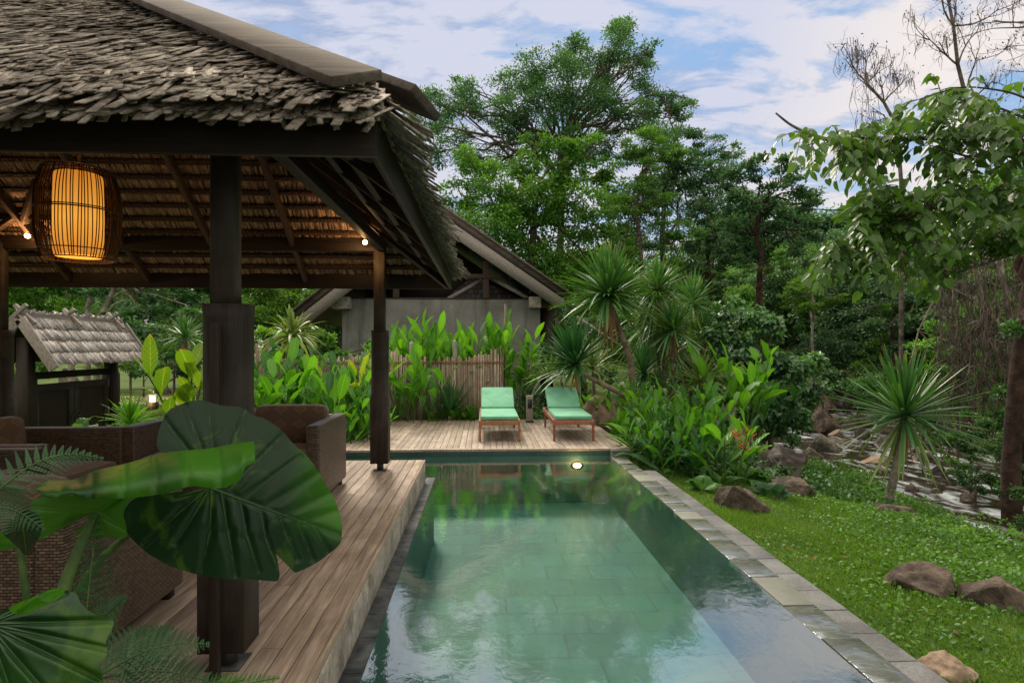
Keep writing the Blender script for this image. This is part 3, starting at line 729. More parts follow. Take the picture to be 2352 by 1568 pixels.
def seat(name, label, cat, loc, rz, wd, dp, ncush, group, back=True):
    t = thing(name, label, cat, (0, 0, 0), group); H = .69; a = .115
    for sg in (-1, 1):
        MB().b2((sg * wd / 2 - (a if sg > 0 else 0), -dp / 2, .055), (sg * wd / 2 + (0 if sg > 0 else a), dp / 2, H)).build('arm', M['wick'], t, bevel=.014, uv=True)
    MB().b2((-wd / 2 + a + .001, dp / 2 - .1, .055), (wd / 2 - a - .001, dp / 2 - .002, H - .002)).build('back_panel', M['wick'], t, bevel=.012, uv=True)
    MB().b2((-wd / 2 + a + .001, -dp / 2 + .012, .06), (wd / 2 - a - .001, dp / 2 - .102, .30)).build('seat_base', M['wick'], t, bevel=.012, uv=True)
    for sx_ in (-1, 1):
        for sy_ in (-1, 1):
            MB().box((sx_ * (wd / 2 - .06), sy_ * (dp / 2 - .06), .028), (.055, .055, .056)).build('foot', M['dark'], t)
    cw_ = (wd - 2 * a) / ncush
    for i in range(ncush):
        x0 = -wd / 2 + a + i * cw_
        cushion((x0 + .008, -dp / 2 + .0, .302), (x0 + cw_ - .008, dp / 2 - .12, .44), 'seat_cushion', M['cush'], t)
        cushion((x0 + .012, dp / 2 - .30, .42), (x0 + cw_ - .012, dp / 2 - .13, .80), 'back_cushion', M['cush'], t, rotx(-.12))
    t.location = (loc[0], loc[1], 0); t.rotation_euler = (0, 0, rz); return t
WG = 'wicker seats around the pavilion'
seat('sofa', 'two seat wicker sofa with brown patterned cushions at the back of the pavilion', 'sofa', (-2.18, 5.41), 0, 1.62, .94, 2, WG)
seat('armchair', 'wicker armchair on the left with its pale back cushion showing, side arm toward the gate', 'armchair', (-3.46, 4.52), PI / 2, 1.0, 1.0, 1, WG)
seat('armchair', 'second wicker armchair at the left edge of the photo, arm against the first one', 'armchair', (-3.43, 3.49), PI / 2, 1.0, 1.08, 1, WG)
seat('armchair', 'nearest wicker armchair seen from behind under the giant leaves by the front post', 'armchair', (-2.12, 2.83), PI, .94, .92, 1, WG)

# ---------------------------------------------------------------- sun loungers
m, nt, out = new_mat('green canvas'); N = NT(nt)
f_ = N('TexBrick', {'Vector': N('TexCoord').outputs['UV'], 'Scale': 1.0, 'Mortar Size': .0006, 'Brick Width': .003, 'Row Height': .003, 'Mortar Smooth': 1.0})
n_ = N.noise(N.coord(), 4, 5)
c = N.mix(N.ramp(n_, [(.35, 0), (.7, 1)]), (.135, .40, .25), (.19, .48, .325))
p = N('BsdfPrincipled', {'Base Color': c, 'Roughness': .85, 'Specular IOR Level': .2, 'Sheen Weight': .15, 'Normal': N('Bump', {'Strength': .6, 'Distance': .02, 'Height': N.noise(N.coord((1, 1, 1)), 7, 3, .5, 1.2)}).outputs[0]})
nt.links.new(p.outputs[0], out.inputs[0]); M['canvas'] = m
def lounger(label, x, y, wear, rz=0):
    t = thing('sun_lounger', label, 'sun lounger', (0, 0, 0), 'sun loungers on the far deck')
    w_ = .655; L_ = 1.98; zt = .338
    mt = M['teak' + wear]
    mb = MB(); mb.b2((-w_ / 2 + .001, 0, zt - .075), (w_ / 2 - .001, .026, zt)); mb.b2((-w_ / 2 + .026, L_ - .026, zt - .075), (w_ / 2 - .026, L_, zt))
    for sg in (-1, 1): mb.b2((sg * w_ / 2 - (.026 if sg > 0 else 0), .0265, zt - .075), (sg * w_ / 2 + (0 if sg > 0 else .026), L_, zt))
    mb.build('frame', mt, t, bevel=.003)
    for sx_ in (-1, 1):
        for yy in (.005, 1.62):
            MB().b2((sx_ * (w_ / 2 - .017) - .019, yy, 0), (sx_ * (w_ / 2 - .017) + .019, yy + .038, zt + .002)).build('leg', mt, t, bevel=.003)
    mb = MB()
    for i in range(13): mb.b2((-w_ / 2 + .028, .05 + i * .095, zt - .024), (w_ / 2 - .028, .05 + i * .095 + .07, zt - .006), t=random.random())
    mb.build('slats', mt, t)
    hy = 1.27; an = math.radians(28); ll = .68
    d_ = np.array((0, math.cos(an), math.sin(an))); n_ = np.array((0, -math.sin(an), math.cos(an)))
    mb = MB()
    for sg in (-1, 1): mb.beam(np.array((sg * (w_ / 2 - .055), hy, zt)), np.array((sg * (w_ / 2 - .055), hy, zt)) + d_ * ll, .03, .03)
    for i in range(7):
        c_ = np.array((0, hy, zt)) + d_ * (.05 + i * .1) + n_ * .02
        mb.box(c_, (w_ - .08, .07, .014), np.stack([(1, 0, 0), d_, n_], 1))
    mb.build('backrest', M['barkpale'] if wear == '' else mt, t, bevel=.002)
    mb = MB(); mb.beam((w_ / 2 - .1, hy + .5, zt + .30), (w_ / 2 - .1, hy + .62, zt - .05), .02, .02); mb.beam((-w_ / 2 + .1, hy + .5, zt + .30), (-w_ / 2 + .1, hy + .62, zt - .05), .02, .02)
    mb.build('back_prop', mt, t)
    sc9 = cushion((-.30, .01, zt + .002), (.30, hy - .005, zt + .066), 'seat_cushion', M['canvas'], t, puff=.006)
    mb = MB(); zz9 = zt + .066
    for z9 in (zt + .058, zt + .012): mb.tube([(-.297, .018, z9), (.297, .018, z9), (.297, hy - .012, z9), (-.297, hy - .012, z9), (-.297, .018, z9)], .004, 5)
    mb.build('piping', M['canvas'], sc9)
    R = np.stack([(1, 0, 0), d_, n_], 1); c0 = np.array((0, hy + .015, zt + .018)) + d_ * .34 + n_ * .048
    cushion(c0 - (.298, .335, .032), c0 + (.298, .335, .032), 'back_cushion', M['canvas'], t, R, puff=.006)
    t.location = (x, y, SD); t.rotation_euler = (0, 0, rz)
M['teak2'] = wood('reddish teak frame', (.16, .045, .022), (.40, .15, .085), 'y', .5, .3, .8, stain=(.32, .25, .20), stn=.7)
lounger('green cushioned sun lounger standing in front of the bamboo fence', .245, 9.21, '')
lounger('green cushioned sun lounger with a reddish worn frame nearest the tan boulder', 1.425, 9.21, '2', -.015)
t = thing('bollard_light', 'short square wooden bollard light between the two green sun loungers', 'bollard light', (.905, 11.6, SD))
mb = MB(); mb.b2((.84, 11.54, SD + .03), (.97, 11.66, SD + .53)); mb.build('wood_body', M['grey'], t, bevel=.008)
mb = MB(); mb.b2((.862, 11.534, SD + .28), (.948, 11.5385, SD + .46)); mb.build('lamp_window', emis('dark glass', (0, 0, 0), 0, (.02, .02, .022)), t)
mb = MB(); mb.b2((.825, 11.53, SD), (.985, 11.67, SD + .03)); mb.build('base_plate', M['metal'], t)

# ---------------------------------------------------------------- bamboo fence
fn = thing('bamboo_fence', 'low fence of upright weathered bamboo canes behind the sun deck', 'fence', (-2, 12.3, -.4))
mb = MB(); x = .42
while x > -4.75:
    r_ = random.uniform(.014, .021); x -= 2 * r_ + random.uniform(0, .003)
    hh = 1.20 + .12 * math.sin(x * 2.2) + random.uniform(-.07, .07) - (.07 if x < -1 else 0); y = 12.3 + random.uniform(-.012, .012)
    l = random.uniform(-.012, .012)
    mb.tube([(x, y, -.5), (x + l * .5, y, .3), (x + l, y, hh)], [r_, r_, r_ * .95], 7)
mb.build('cane_screen', M['bamboo'], fn, smooth=False)
mb = MB()
for k in range(260):
    x = .4 - k * .02
    if x < -4.7: break
    z = 1.02; s_ = (-1) ** k
    mb.tube([(x, 12.27, z - .03 * s_), (x - .02, 12.262, z + .03 * s_)], .005, 4)
for z in (1.0, 1.04): mb.tube([(.42, 12.268, z), (-4.7, 12.268, z)], .004, 4)
mb.build('lashing', M['teak'], fn)
for x, h_ in ((-4.45, 1.46), (-1.53, 1.42), (-.62, 1.45)):
    mb = MB(); mb.b2((x - .045, 12.34, -.5), (x + .045, 12.43, h_)); mb.add([(x - .045, 12.34, h_), (x + .045, 12.34, h_), (x + .045, 12.43, h_), (x - .045, 12.43, h_), (x, 12.385, h_ + .06)], [(0, 1, 4), (1, 2, 4), (2, 3, 4), (3, 0, 4)])
    mb.build('post', M['grey'], fn)
mb = MB(); mb.tube([(.46, 12.36, -.5), (.455, 12.36, .8), (.45, 12.36, 2.25)], [.028, .026, .022], 8)
tag(mb.build('bamboo_pole', M['bamboo'], org=(.46, 12.36, -.5)), 'tall upright bamboo pole at the right end of the cane fence', 'pole')
mb = MB(); mb.tube([(-4.62, 12.2, -.5), (-4.65, 12.2, .8), (-4.66, 12.2, 1.42)], [.03, .028, .026], 8)
tag(mb.build('bamboo_pole', M['bamboo'], org=(-4.6, 12.2, -.5)), 'thin bamboo pole at the left end of the cane fence', 'pole')

# ---------------------------------------------------------------- villa with gable
VY = 17.0
def vx(px): return (px - 1112) / F * VY
def vz(py, Y=VY): return CAMZ + (HY - py) / F * Y
vil = thing('villa', 'grey stucco villa with a steep weathered gable roof behind the bamboo fence', 'house', (-1.3, VY, -.5))
MB().b2((vx(790), VY, -.6), (vx(1241), VY + 7, vz(687))).build('wall', M['stucco'], vil, bevel=.01)
MB().b2((vx(790) - .02, VY - .03, vz(687)), (vx(1241) + .02, VY + .1, vz(684.5))).build('wall_plate', M['rafter'], vil)
for a, b, c1, c2 in ((766, 806, 683, 710), (1216, 1243, 681, 706)):
    MB().b2((vx(a) * .982, VY - .34, vz(c2, VY - .3)), (vx(b) * .982, VY + .2, vz(c1, VY - .3))).build('corbel', M['concrete'], vil, bevel=.01)
pk = np.array((vx(1003), vz(495))); slp = .68
def rk(px): return (vx(px), vz(495) - abs(vx(px) - pk[0]) * (slp if px > 1003 else .80))
for sg, end in ((1, 1292), (-1, 700)):
    a = pk; b = np.array(rk(end)); up = unit(np.array((0, 1.)) * 1)
    # barge board
    nrm = unit(np.array((-(b - a)[1], (b - a)[0]))) * (1 if sg > 0 else -1)
    if nrm[1] < 0: nrm = -nrm
    def quad(o0, o1, y0, y1, name, mat, bev=.01):
        poly = [a + nrm * o0, b + nrm * o0, b + nrm * o1, a + nrm * o1]
        mbq = MB(); mbq.prism(poly, 1, y0, y1); mbq.build(name, mat, vil, fixn=True)
    quad(-.34, -.03, VY - .75, VY - .70, 'barge_board', M['grey'])
    quad(.03, .17, VY - .68, VY + 8, 'roof', M['hip'])
    quad(-.02, .03, VY - .72, VY + 8, 'roof_lining', M['dark'])
    quad(.172, .23, VY - .80, VY - .64, 'roof_edge', M['hip'])
    for k in range(5):
        u_ = .12 + k * .17; c_ = a * (1 - u_) + b * u_ - nrm * .16
        MB().box((c_[0], VY + .2, c_[1] + .0), (.12, 1.7, .14)).build('purlin', M['darky'], vil)
MB().beam(W(1326, 728, 15.5), W(1425, 796, 15.5), .06, .22, up=(0, 1, 0)).build('lean_to_board', M['grey'], vil)
# crossed ridge pieces
for px_, py_, r in ((1060, 513, .7), (1090, 533, -.7)):
    c_ = W(px_, py_, VY - .3); MB().box(c_, (.45, .06, .09), np.array(Matrix.Rotation(r, 3, 'Y'))).build('ridge_peg', M['rafter'], vil)
MB().b2((vx(880), VY - .1, vz(640)), (vx(1150), VY - .02, vz(630))).build('tie_beam', M['rafter'], vil, bevel=.005)
for px_ in (912, 1116):
    MB().b2((vx(px_ - 7), VY - .06, vz(685)), (vx(px_ + 7), VY + .06, vz(600))).build('gable_post', M['rafter'], vil, bevel=.005)
for p_, q_ in (((1116, 632), (1240, 700)), ((1030, 686), (1108, 642))):
    MB().beam(W(p_[0], p_[1], VY + .3), W(q_[0], q_[1], VY + .3), .10, .14, up=(0, 1, 0)).build('gable_brace', M['grey'], vil)
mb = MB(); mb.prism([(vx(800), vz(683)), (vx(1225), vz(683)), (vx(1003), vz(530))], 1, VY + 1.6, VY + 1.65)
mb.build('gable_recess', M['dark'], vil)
m, nt, out = new_mat('grey shingles'); N = NT(nt)
br = N('TexBrick', {'Vector': N('TexCoord').outputs['UV'], 'Color1': (.05, .045, .045, 1), 'Color2': (.13, .12, .12, 1), 'Mortar': (.012, .011, .011, 1), 'Scale': 1.0, 'Mortar Size': .012, 'Brick Width': .16, 'Row Height': .14})
p = N('BsdfPrincipled', {'Base Color': br.outputs[0], 'Roughness': .8}); nt.links.new(p.outputs[0], out.inputs[0])
mb = MB(); mb.prism([(vx(1010), vz(684)), (vx(1215), vz(684)), (vx(1085), vz(622))], 1, VY + 1.2, VY + 1.25); mb.build('shingle_gable', m, vil, uv=True)
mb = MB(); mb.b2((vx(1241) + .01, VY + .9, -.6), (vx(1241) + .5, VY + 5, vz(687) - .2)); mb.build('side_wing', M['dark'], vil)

# ---------------------------------------------------------------- garden gate with its own little roof
GY0, GY1, GXr = 9.8, 12.45, -7.5
gt = thing('roofed_gate', 'dark timber double gate under a small grey shingle roof on the left', 'gate', (GXr, 11.1, -.5))
zr, ze, hw_ = 1.82, 1.09, .52
for sg in (1, -1):
    mb = MB(); s_ = unit((-sg, 0, (zr - ze) / hw_)); e_ = np.array((0, 1., 0)); n_ = unit((sg * (zr - ze) / hw_, 0, 1))
    Ls = math.hypot(hw_, zr - ze)
    for kk in range(2):
        planks(mb, np.array((GXr + sg * hw_, GY0, ze)) + n_ * .02, e_, s_, n_, GY1 - GY0, -.05, Ls - .2, .24, .045, .34, .006, .016, .02, .012, 0, 61 + kk + sg)
    mb.build('shingle_roof', M['gshingle'] if 'gshingle' in M else M['grey'], gt)
    mb = MB(); p0 = np.array((GXr + sg * hw_, GY0, ze)); p1 = np.array((GXr, GY0, zr)); mb.add([p0, p0 + (0, GY1 - GY0, 0), p1 + (0, GY1 - GY0, 0), p1], [(0, 1, 2, 3)]); mb.build('roof_boarding', M['dark'], gt)
    for yy in (GY0 - .02, GY1 + .02):
        MB().beam((GXr + sg * (hw_ + .04), yy, ze - .10), (GXr + sg * .02, yy, zr - .02), .04, .17, up=(0, 0, 1)).build('barge_board', M['grey'], gt, bevel=.004)
MB().b2((GXr - .03, GY0, zr + .0), (GXr + .03, GY1, zr + .10)).build('ridge_board', M['grey'], gt, bevel=.004)
for yy in (GY0 + .02, GY0 + 1.12, GY1 - .3):
    for sg in (1, -1):
        MB().beam((GXr + sg * .20, yy + sg * .036, zr - .10), (GXr - sg * .12, yy + sg * .036, zr + .21), .06, .05, up=(0, 1, 0)).build('crossed_peg', M['grey'], gt, bevel=.004)
for yy in (9.95, 12.15):
    p_ = MB(); loft(p_, GXr - .02, yy, [(-.6, .11, .004), (.8, .11, .004), (.86, .10, .03), (1.5, .10, .03)]); p_.build('post', M['dark'], gt)
MB().b2((GXr - .07, 10.07, .80), (GXr + .01, 12.03, .92)).build('rail', M['darky'], gt, bevel=.005)
for y0, y1 in ((10.07, 11.04), (11.06, 12.03)):
    d_ = MB(); d_.b2((GXr - .05, y0, -.4), (GXr - .01, y1, .70)); do = d_.build('door', M['dark'], gt, bevel=.004)
    mb = MB(); mb.b2((GXr - .009, y0, -.4), (GXr + .012, y0 + .13, .72)); mb.b2((GXr - .009, y1 - .13, -.4), (GXr + .012, y1, .72)); mb.b2((GXr - .009, y0 + .131, .58), (GXr + .011, y1 - .131, .715)); mb.build('frame', M['post'], do, bevel=.004)
    mb = MB()
    for z_ in (.55, .0): mb.b2((GXr + .013, y0 if y0 < 11 else y1 - .03, z_), (GXr + .018, (y0 if y0 < 11 else y1 - .03) + .03, z_ + .16))
    mb.build('hinge', M['grey'], do)
    mb = MB(); hy_ = y1 - .07 if y0 < 11 else y0 + .07; aa = np.linspace(0, 2 * PI, 17)
    mb.tube([(GXr + .025, hy_ + .05 * math.cos(a), .12 + .05 * math.sin(a)) for a in aa], .008, 6, cap=False); mb.build('ring_handle', M['metal'], do)
# garden light on the left lawn
c_ = G(350, 940, -.5); t = thing('garden_light', 'short lit garden lamp on the lawn to the right of the roofed gate', 'garden light', c_)
mb = MB(); mb.b2(c_ + (-.12, -.12, -.05), c_ + (.12, .12, .22)); mb.build('wood_base', M['post'], t)
mb = MB(); mb.tube([c_ + (0, 0, .22), c_ + (0, 0, .42)], .07, 10); mb.build('bulb', emis('garden bulb', (1, .55, .18), 8), t)
mb = MB(); mb.tube([c_ + (0, 0, .42), c_ + (0, 0, .46)], [.17, .10], 12); mb.build('cap', M['grey'], t)
lamp('garden_light_glow', c_ + (0, -.25, .32), 14, (1, .6, .25), .08)
# ---------------------------------------------------------------- leaves
GREENS = dict(trans=.35)
M['far1'] = leafm('feathery tree leaves', (0.041, 0.115, 0.061), (0.135, 0.311, 0.128), .30, .55, spec=.3)
M['far2'] = leafm('broad tree leaves', (0.034, 0.121, 0.018), (0.190, 0.437, 0.057), .38, .5, spec=.35)
M['far3'] = leafm('dark tree leaves', (0.024, 0.078, 0.034), (0.111, 0.255, 0.093), .22, .5, spec=.4)
M['far4'] = leafm('mixed green leaves', (0.039, 0.117, 0.029), (0.163, 0.364, 0.072), .32, .55, spec=.3)
M['far5'] = leafm('bright feathery leaves', (0.060, 0.156, 0.022), (0.192, 0.384, 0.060), .42, .55)
M['vine'] = leafm('vine leaves', (0.033, 0.105, 0.044), (0.127, 0.297, 0.105), .25, .4, spec=.5)
M['big'] = leafm('heart leaves', (0.027, 0.087, 0.018), (0.135, 0.285, 0.053), .36, .38, vein=(.12, .22, .06), spec=.5)
M['ging'] = leafm('ginger leaves', (0.044, 0.175, 0.015), (0.163, 0.450, 0.037), .42, .38, vein=(.22, .42, .08), ribs=9, spec=.45)
M['gingd'] = leafm('deep green broad leaves', (0.019, 0.099, 0.026), (0.080, 0.272, 0.051), .32, .36, vein=(.14, .27, .07), ribs=9, spec=.5)
M['gingy'] = leafm('yellow green broad leaves', (0.099, 0.220, 0.017), (0.363, 0.484, 0.039), .42, .42, vein=(.35, .45, .12), ribs=9, tip=(.42, .30, .05))
M['drac'] = leafm('sword leaves', (0.022, 0.099, 0.029), (0.096, 0.240, 0.064), .26, .38, spec=.55, tip=(.30, .30, .06))
M['dracl'] = leafm('pale sword leaves', (0.078, 0.169, 0.046), (0.260, 0.364, 0.117), .30, .42, spec=.5, tip=(.36, .30, .09))
M['dracd'] = leafm('dark sword leaves', (0.017, 0.083, 0.034), (0.062, 0.208, 0.062), .22, .38, spec=.5)
M['lily'] = leafm('drooping strap leaves', (0.065, 0.130, 0.039), (0.286, 0.390, 0.143), .28, .42, spec=.5, vein=(.40, .44, .26))
M['fern'] = leafm('fern fronds', (0.026, 0.111, 0.016), (0.111, 0.312, 0.039), .36, .5)
M['fernd'] = leafm('dark fern fronds', (0.012, 0.060, 0.021), (0.042, 0.143, 0.045), .25, .5)
M['cover'] = leafm('ground cover leaves', (.040, .120, .018), (.15, .34, .045), .34, .5)
M['coverd'] = leafm('shaded undergrowth leaves', (0.015, 0.064, 0.015), (0.075, 0.216, 0.037), .28, .5)
M['grass'] = leafm('grass blades', (.055, .130, .016), (.155, .30, .040), .34, .5)
M['stem'] = rough_mat('green stem', (.035, .085, .02), (.10, .17, .04), 6, .6, .3, .005)
M['dtrunk'] = rough_mat('ringed palm trunk', (.11, .085, .06), (.27, .225, .17), 7, .85, .9, .02, fine=40)

TPL = {
 'rhomb': (np.array([(0, 0, 0), (.45, -.5, .12), (1, 0, 0), (.45, .5, .12)]), np.array([(0, 1, 2), (0, 2, 3)]), (0, 1, 0, 1)),
 'ovate': (np.array([(0, 0, 0), (.28, -.42, .10), (.62, -.40, .08), (1, 0, -.08), (.62, .40, .08), (.28, .42, .10), (.5, 0, -.02)]), np.array([(0, 1, 6), (1, 2, 6), (2, 3, 6), (3, 4, 6), (4, 5, 6), (5, 0, 6)]), (0, 1, 1, 0, 1, 1, 0)),
 'heart': (np.array([(0, 0, 0), (-.08, -.28, .10), (.18, -.50, .14), (.55, -.42, .10), (1, 0, -.14), (.55, .42, .10), (.18, .50, .14), (-.08, .28, .10), (.4, 0, -.04)]), np.array([(0, 1, 8), (1, 2, 8), (2, 3, 8), (3, 4, 8), (4, 5, 8), (5, 6, 8), (6, 7, 8), (7, 0, 8)]), (0, .6, 1, 1, 0, 1, 1, .6, 0)),
}
def frame(d, nrm):
    d = unit(d); s_ = unit(np.cross(nrm, d)); n_ = np.cross(d, s_)
    return d, s_, n_
def leaves(mb, c, d, nrm, L, Wd, tint, tpl='rhomb'):
    T, Fc, ac = TPL[tpl]; d, s_, n_ = frame(d, nrm); k = len(c)
    L = np.broadcast_to(L, k); Wd = np.broadcast_to(Wd, k)
    V = c[:, None] + T[None, :, 0:1] * (d * L[:, None])[:, None] + T[None, :, 1:2] * (s_ * Wd[:, None])[:, None] + T[None, :, 2:3] * (n_ * Wd[:, None])[:, None]
    f = Fc[None] + (np.arange(k) * len(T))[:, None, None]
    lf = np.zeros((k, len(T), 4)); lf[..., 0] = np.asarray(tint)[:, None]; lf[..., 1] = T[None, :, 0].clip(0, 1); lf[..., 2] = np.array(ac)[None]
    mb.add(V.reshape(-1, 3), f.reshape(-1, 3), lf)
PROF = {
 'sword': lambda s: np.interp(s, [0, .08, .45, .85, 1], [.45, .7, 1, .62, .03]),
 'strap': lambda s: np.interp(s, [0, .1, .5, .9, 1], [.6, .9, 1, .7, .05]),
 'lance': lambda s: np.interp(s, [0, .10, .14, .3, .5, .75, .9, 1], [.05, .05, .25, .82, 1, .78, .40, .02]),
 'paddle': lambda s: np.interp(s, [0, .28, .31, .45, .65, .85, .95, 1], [.04, .05, .35, .85, 1, .85, .5, .03]),
 'blade': lambda s: np.interp(s, [0, .5, 1], [1, .8, .05])}
def blades(mb, b, d, L, Wd, droop, tint, prof='sword', segs=6, fold=.15, wave=0, up=None, twist=None):
    """long leaves: start b, direction d, each bends towards the ground by droop (fraction of its length)"""
    k = len(b); d = unit(d); L = np.broadcast_to(L, k).astype(float); Wd = np.broadcast_to(Wd, k).astype(float); droop = np.broadcast_to(droop, k).astype(float)
    s = np.linspace(0, 1, segs + 1)
    P = b[:, None] + d[:, None] * (s[None, :, None] * L[:, None, None])
    P[:, :, 2] -= (droop * L)[:, None] * s[None] ** 2.2
    tg = unit(np.gradient(P, axis=1))
    U = np.array((0, 0, 1.)) if up is None else up[:, None]
    sd = np.cross(tg, np.broadcast_to(U, tg.shape)); bad = np.linalg.norm(sd, axis=-1) < .15
    alt = np.cross(tg, np.array((.3, -1., .1)))
    sd = unit(np.where(bad[..., None], alt, sd)); nn = np.cross(sd, tg)
    if twist is not None:
        c_, s_ = np.cos(twist)[:, None, None], np.sin(twist)[:, None, None]
        sd, nn = sd * c_ + nn * s_, nn * c_ - sd * s_
    w_ = PROF[prof](s)[None] * Wd[:, None] * .5
    ph = rng.random(k) * 6.28
    wv = wave * Wd[:, None] * np.sin(s[None] * 17 + ph[:, None]) if wave else 0
    V = np.zeros((k, segs + 1, 3, 3))
    for j, a in enumerate((-1, 0, 1)):
        V[:, :, j] = P + sd * (a * w_)[..., None] + nn * (abs(a) * w_ * fold * 2 + (abs(a) * wv * (1 if a > 0 else -.8) if wave else 0))[..., None]
    i = (np.arange(segs)[:, None] * 3 + np.arange(2)[None]).ravel()
    f = np.stack([i, i + 1, i + 4, i + 3], -1)[None] + (np.arange(k) * (segs + 1) * 3)[:, None, None]
    lf = np.zeros((k, segs + 1, 3, 4)); lf[..., 0] = np.asarray(tint)[:, None, None]; lf[..., 1] = s[None, :, None]; lf[..., 2] = np.array((-1, 0, 1))[None, None]
    mb.add(V.reshape(-1, 3), f.reshape(-1, 4), lf.reshape(-1, 4))
    return P
def rdir(k): return unit(rng.normal(size=(k, 3)))

# ---------------------------------------------------------------- trees
def crown(mb, lobes, dens, ls, asp=.5, tpl='rhomb', clump=.28, flat=.55, up=.5, tb=0., gap=.0, droop=0.):
    """lobes: (centre, radius). sub-clumps of leaf sprays spread through each lobe"""
    for c, R in lobes:
        nc = max(5, int(7 * (R / .8) ** 1.1)); nc = min(nc, 60)
        u = rdir(nc) * (rng.random(nc) ** .42)[:, None] * R * np.array((1, 1, .82))
        cc = c + u
        for q, uu in zip(cc, u):
            k_ = rng.uniform(.7, 1.35); cr = max(clump * R * k_, ls * 1.3)
            n_ = max(6, int(4.4 * dens * R * R / (ls * ls * asp * .5) / nc * k_ * k_))
            v = rng.normal(size=(n_, 3)) * np.array((1, 1, flat)) * cr * .55
            p = q + v
            out = unit(v + uu * .35 + 1e-6)
            d_ = unit(out + rdir(n_) * .7 + np.array((0, 0, -.15 - droop)))
            nr = unit(np.array((0, 0, 1.)) * up + out * .4 + rdir(n_) * .55)
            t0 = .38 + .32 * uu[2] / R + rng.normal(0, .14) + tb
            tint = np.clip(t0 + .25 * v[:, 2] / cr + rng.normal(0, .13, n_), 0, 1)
            leaves(mb, p, d_, nr, ls * rng.uniform(.6, 1.25, n_), ls * asp * rng.uniform(.7, 1.2, n_), tint, tpl)
def limb(mb, a, b, r0, r1, sag=.08, n=7, t=None):
    a = np.array(a, float); b = np.array(b, float); L = np.linalg.norm(b - a)
    s = np.linspace(0, 1, n)[:, None]
    j = rng.normal(0, .035 * L, (n, 3)); j[0] = 0; j[-1] = 0
    P = a + (b - a) * s + np.array((0, 0, 1)) * (sag * L * np.sin(s * PI)) + j
    mb.tube(P, np.linspace(r0, r1, n), 6, cap=False, t=t); return P
T_G = 'tall trees behind the villa'
def tree(name, label, cat, Y, lobes, trunk, mat, bark, ls=.16, dens=4.0, group=None, yr=1.0, tr=.16, asp=.5, tpl='rhomb', dy=1.4, base=None, twigs=3, **kw):
    if (group == T_G or name in ('dark_leaved_tree', 'feathery_tree')): Y *= 1.45; tr *= 1.35; ls *= 1.12; dy *= 1.4; dens *= .8
    elif Y >= 38: Y *= 1.4; ls *= 1.2
    LB = []
    for l in lobes:
        px, py, r = l[:3]; R = r * Y / F
        LB.append((W(px, py, Y + (rng.uniform(-dy, dy) if len(l) < 4 else l[3])), R))
    T = [W(px, py, Y) for px, py in trunk]
    b0 = T[0].copy(); gz = tz(b0[0], b0[1])
    if b0[2] > gz - .05: T = [np.array((b0[0], b0[1], gz - .1))] + T
    t = thing(name, label, cat, T[0], group)
    mb = MB(); T = np.array(T); rr = np.linspace(tr, tr * .55, len(T))
    mb.tube(T, rr, 9, cap=False)
    for c, R in LB:
        k = len(T) - 1 if rng.random() < .6 else rng.integers(max(1, len(T) // 2), len(T))
        P = limb(mb, T[k], c, tr * .42, tr * .10, .05)
        for _ in range(twigs):
            limb(mb, P[rng.integers(3, 7)], c + rdir(1)[0] * R * .85, tr * .14, tr * .03, .05, 5)
    mb.build('trunk', M[bark], t, smooth=True)
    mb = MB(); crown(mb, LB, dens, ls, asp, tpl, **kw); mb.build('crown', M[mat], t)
    return t
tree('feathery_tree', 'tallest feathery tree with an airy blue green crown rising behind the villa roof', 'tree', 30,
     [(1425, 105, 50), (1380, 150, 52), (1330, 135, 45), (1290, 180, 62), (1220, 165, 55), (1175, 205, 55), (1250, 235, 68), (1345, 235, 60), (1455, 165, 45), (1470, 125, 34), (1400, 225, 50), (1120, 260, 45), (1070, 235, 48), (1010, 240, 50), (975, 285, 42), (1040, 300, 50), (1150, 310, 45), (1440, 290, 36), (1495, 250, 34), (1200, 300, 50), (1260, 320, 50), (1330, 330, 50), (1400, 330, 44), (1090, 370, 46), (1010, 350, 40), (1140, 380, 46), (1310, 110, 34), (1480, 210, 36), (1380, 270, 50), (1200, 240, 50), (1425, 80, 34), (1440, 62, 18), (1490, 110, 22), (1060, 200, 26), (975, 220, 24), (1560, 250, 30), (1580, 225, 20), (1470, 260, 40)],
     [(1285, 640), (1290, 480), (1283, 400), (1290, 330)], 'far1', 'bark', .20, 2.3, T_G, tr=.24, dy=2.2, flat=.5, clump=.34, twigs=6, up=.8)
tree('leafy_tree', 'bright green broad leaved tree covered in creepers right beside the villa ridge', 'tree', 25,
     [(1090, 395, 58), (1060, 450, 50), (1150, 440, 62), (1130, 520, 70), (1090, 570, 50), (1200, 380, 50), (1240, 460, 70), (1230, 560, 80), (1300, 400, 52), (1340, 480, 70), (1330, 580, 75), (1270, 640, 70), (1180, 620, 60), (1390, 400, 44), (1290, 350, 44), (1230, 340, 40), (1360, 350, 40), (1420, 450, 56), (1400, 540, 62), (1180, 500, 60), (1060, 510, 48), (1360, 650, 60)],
     [(1215, 760), (1220, 640), (1225, 520), (1230, 440)], 'far2', 'bark', .19, 3.0, T_G, tr=.22, dy=1.6, asp=.75, clump=.30, flat=.7, twigs=4, droop=.4)
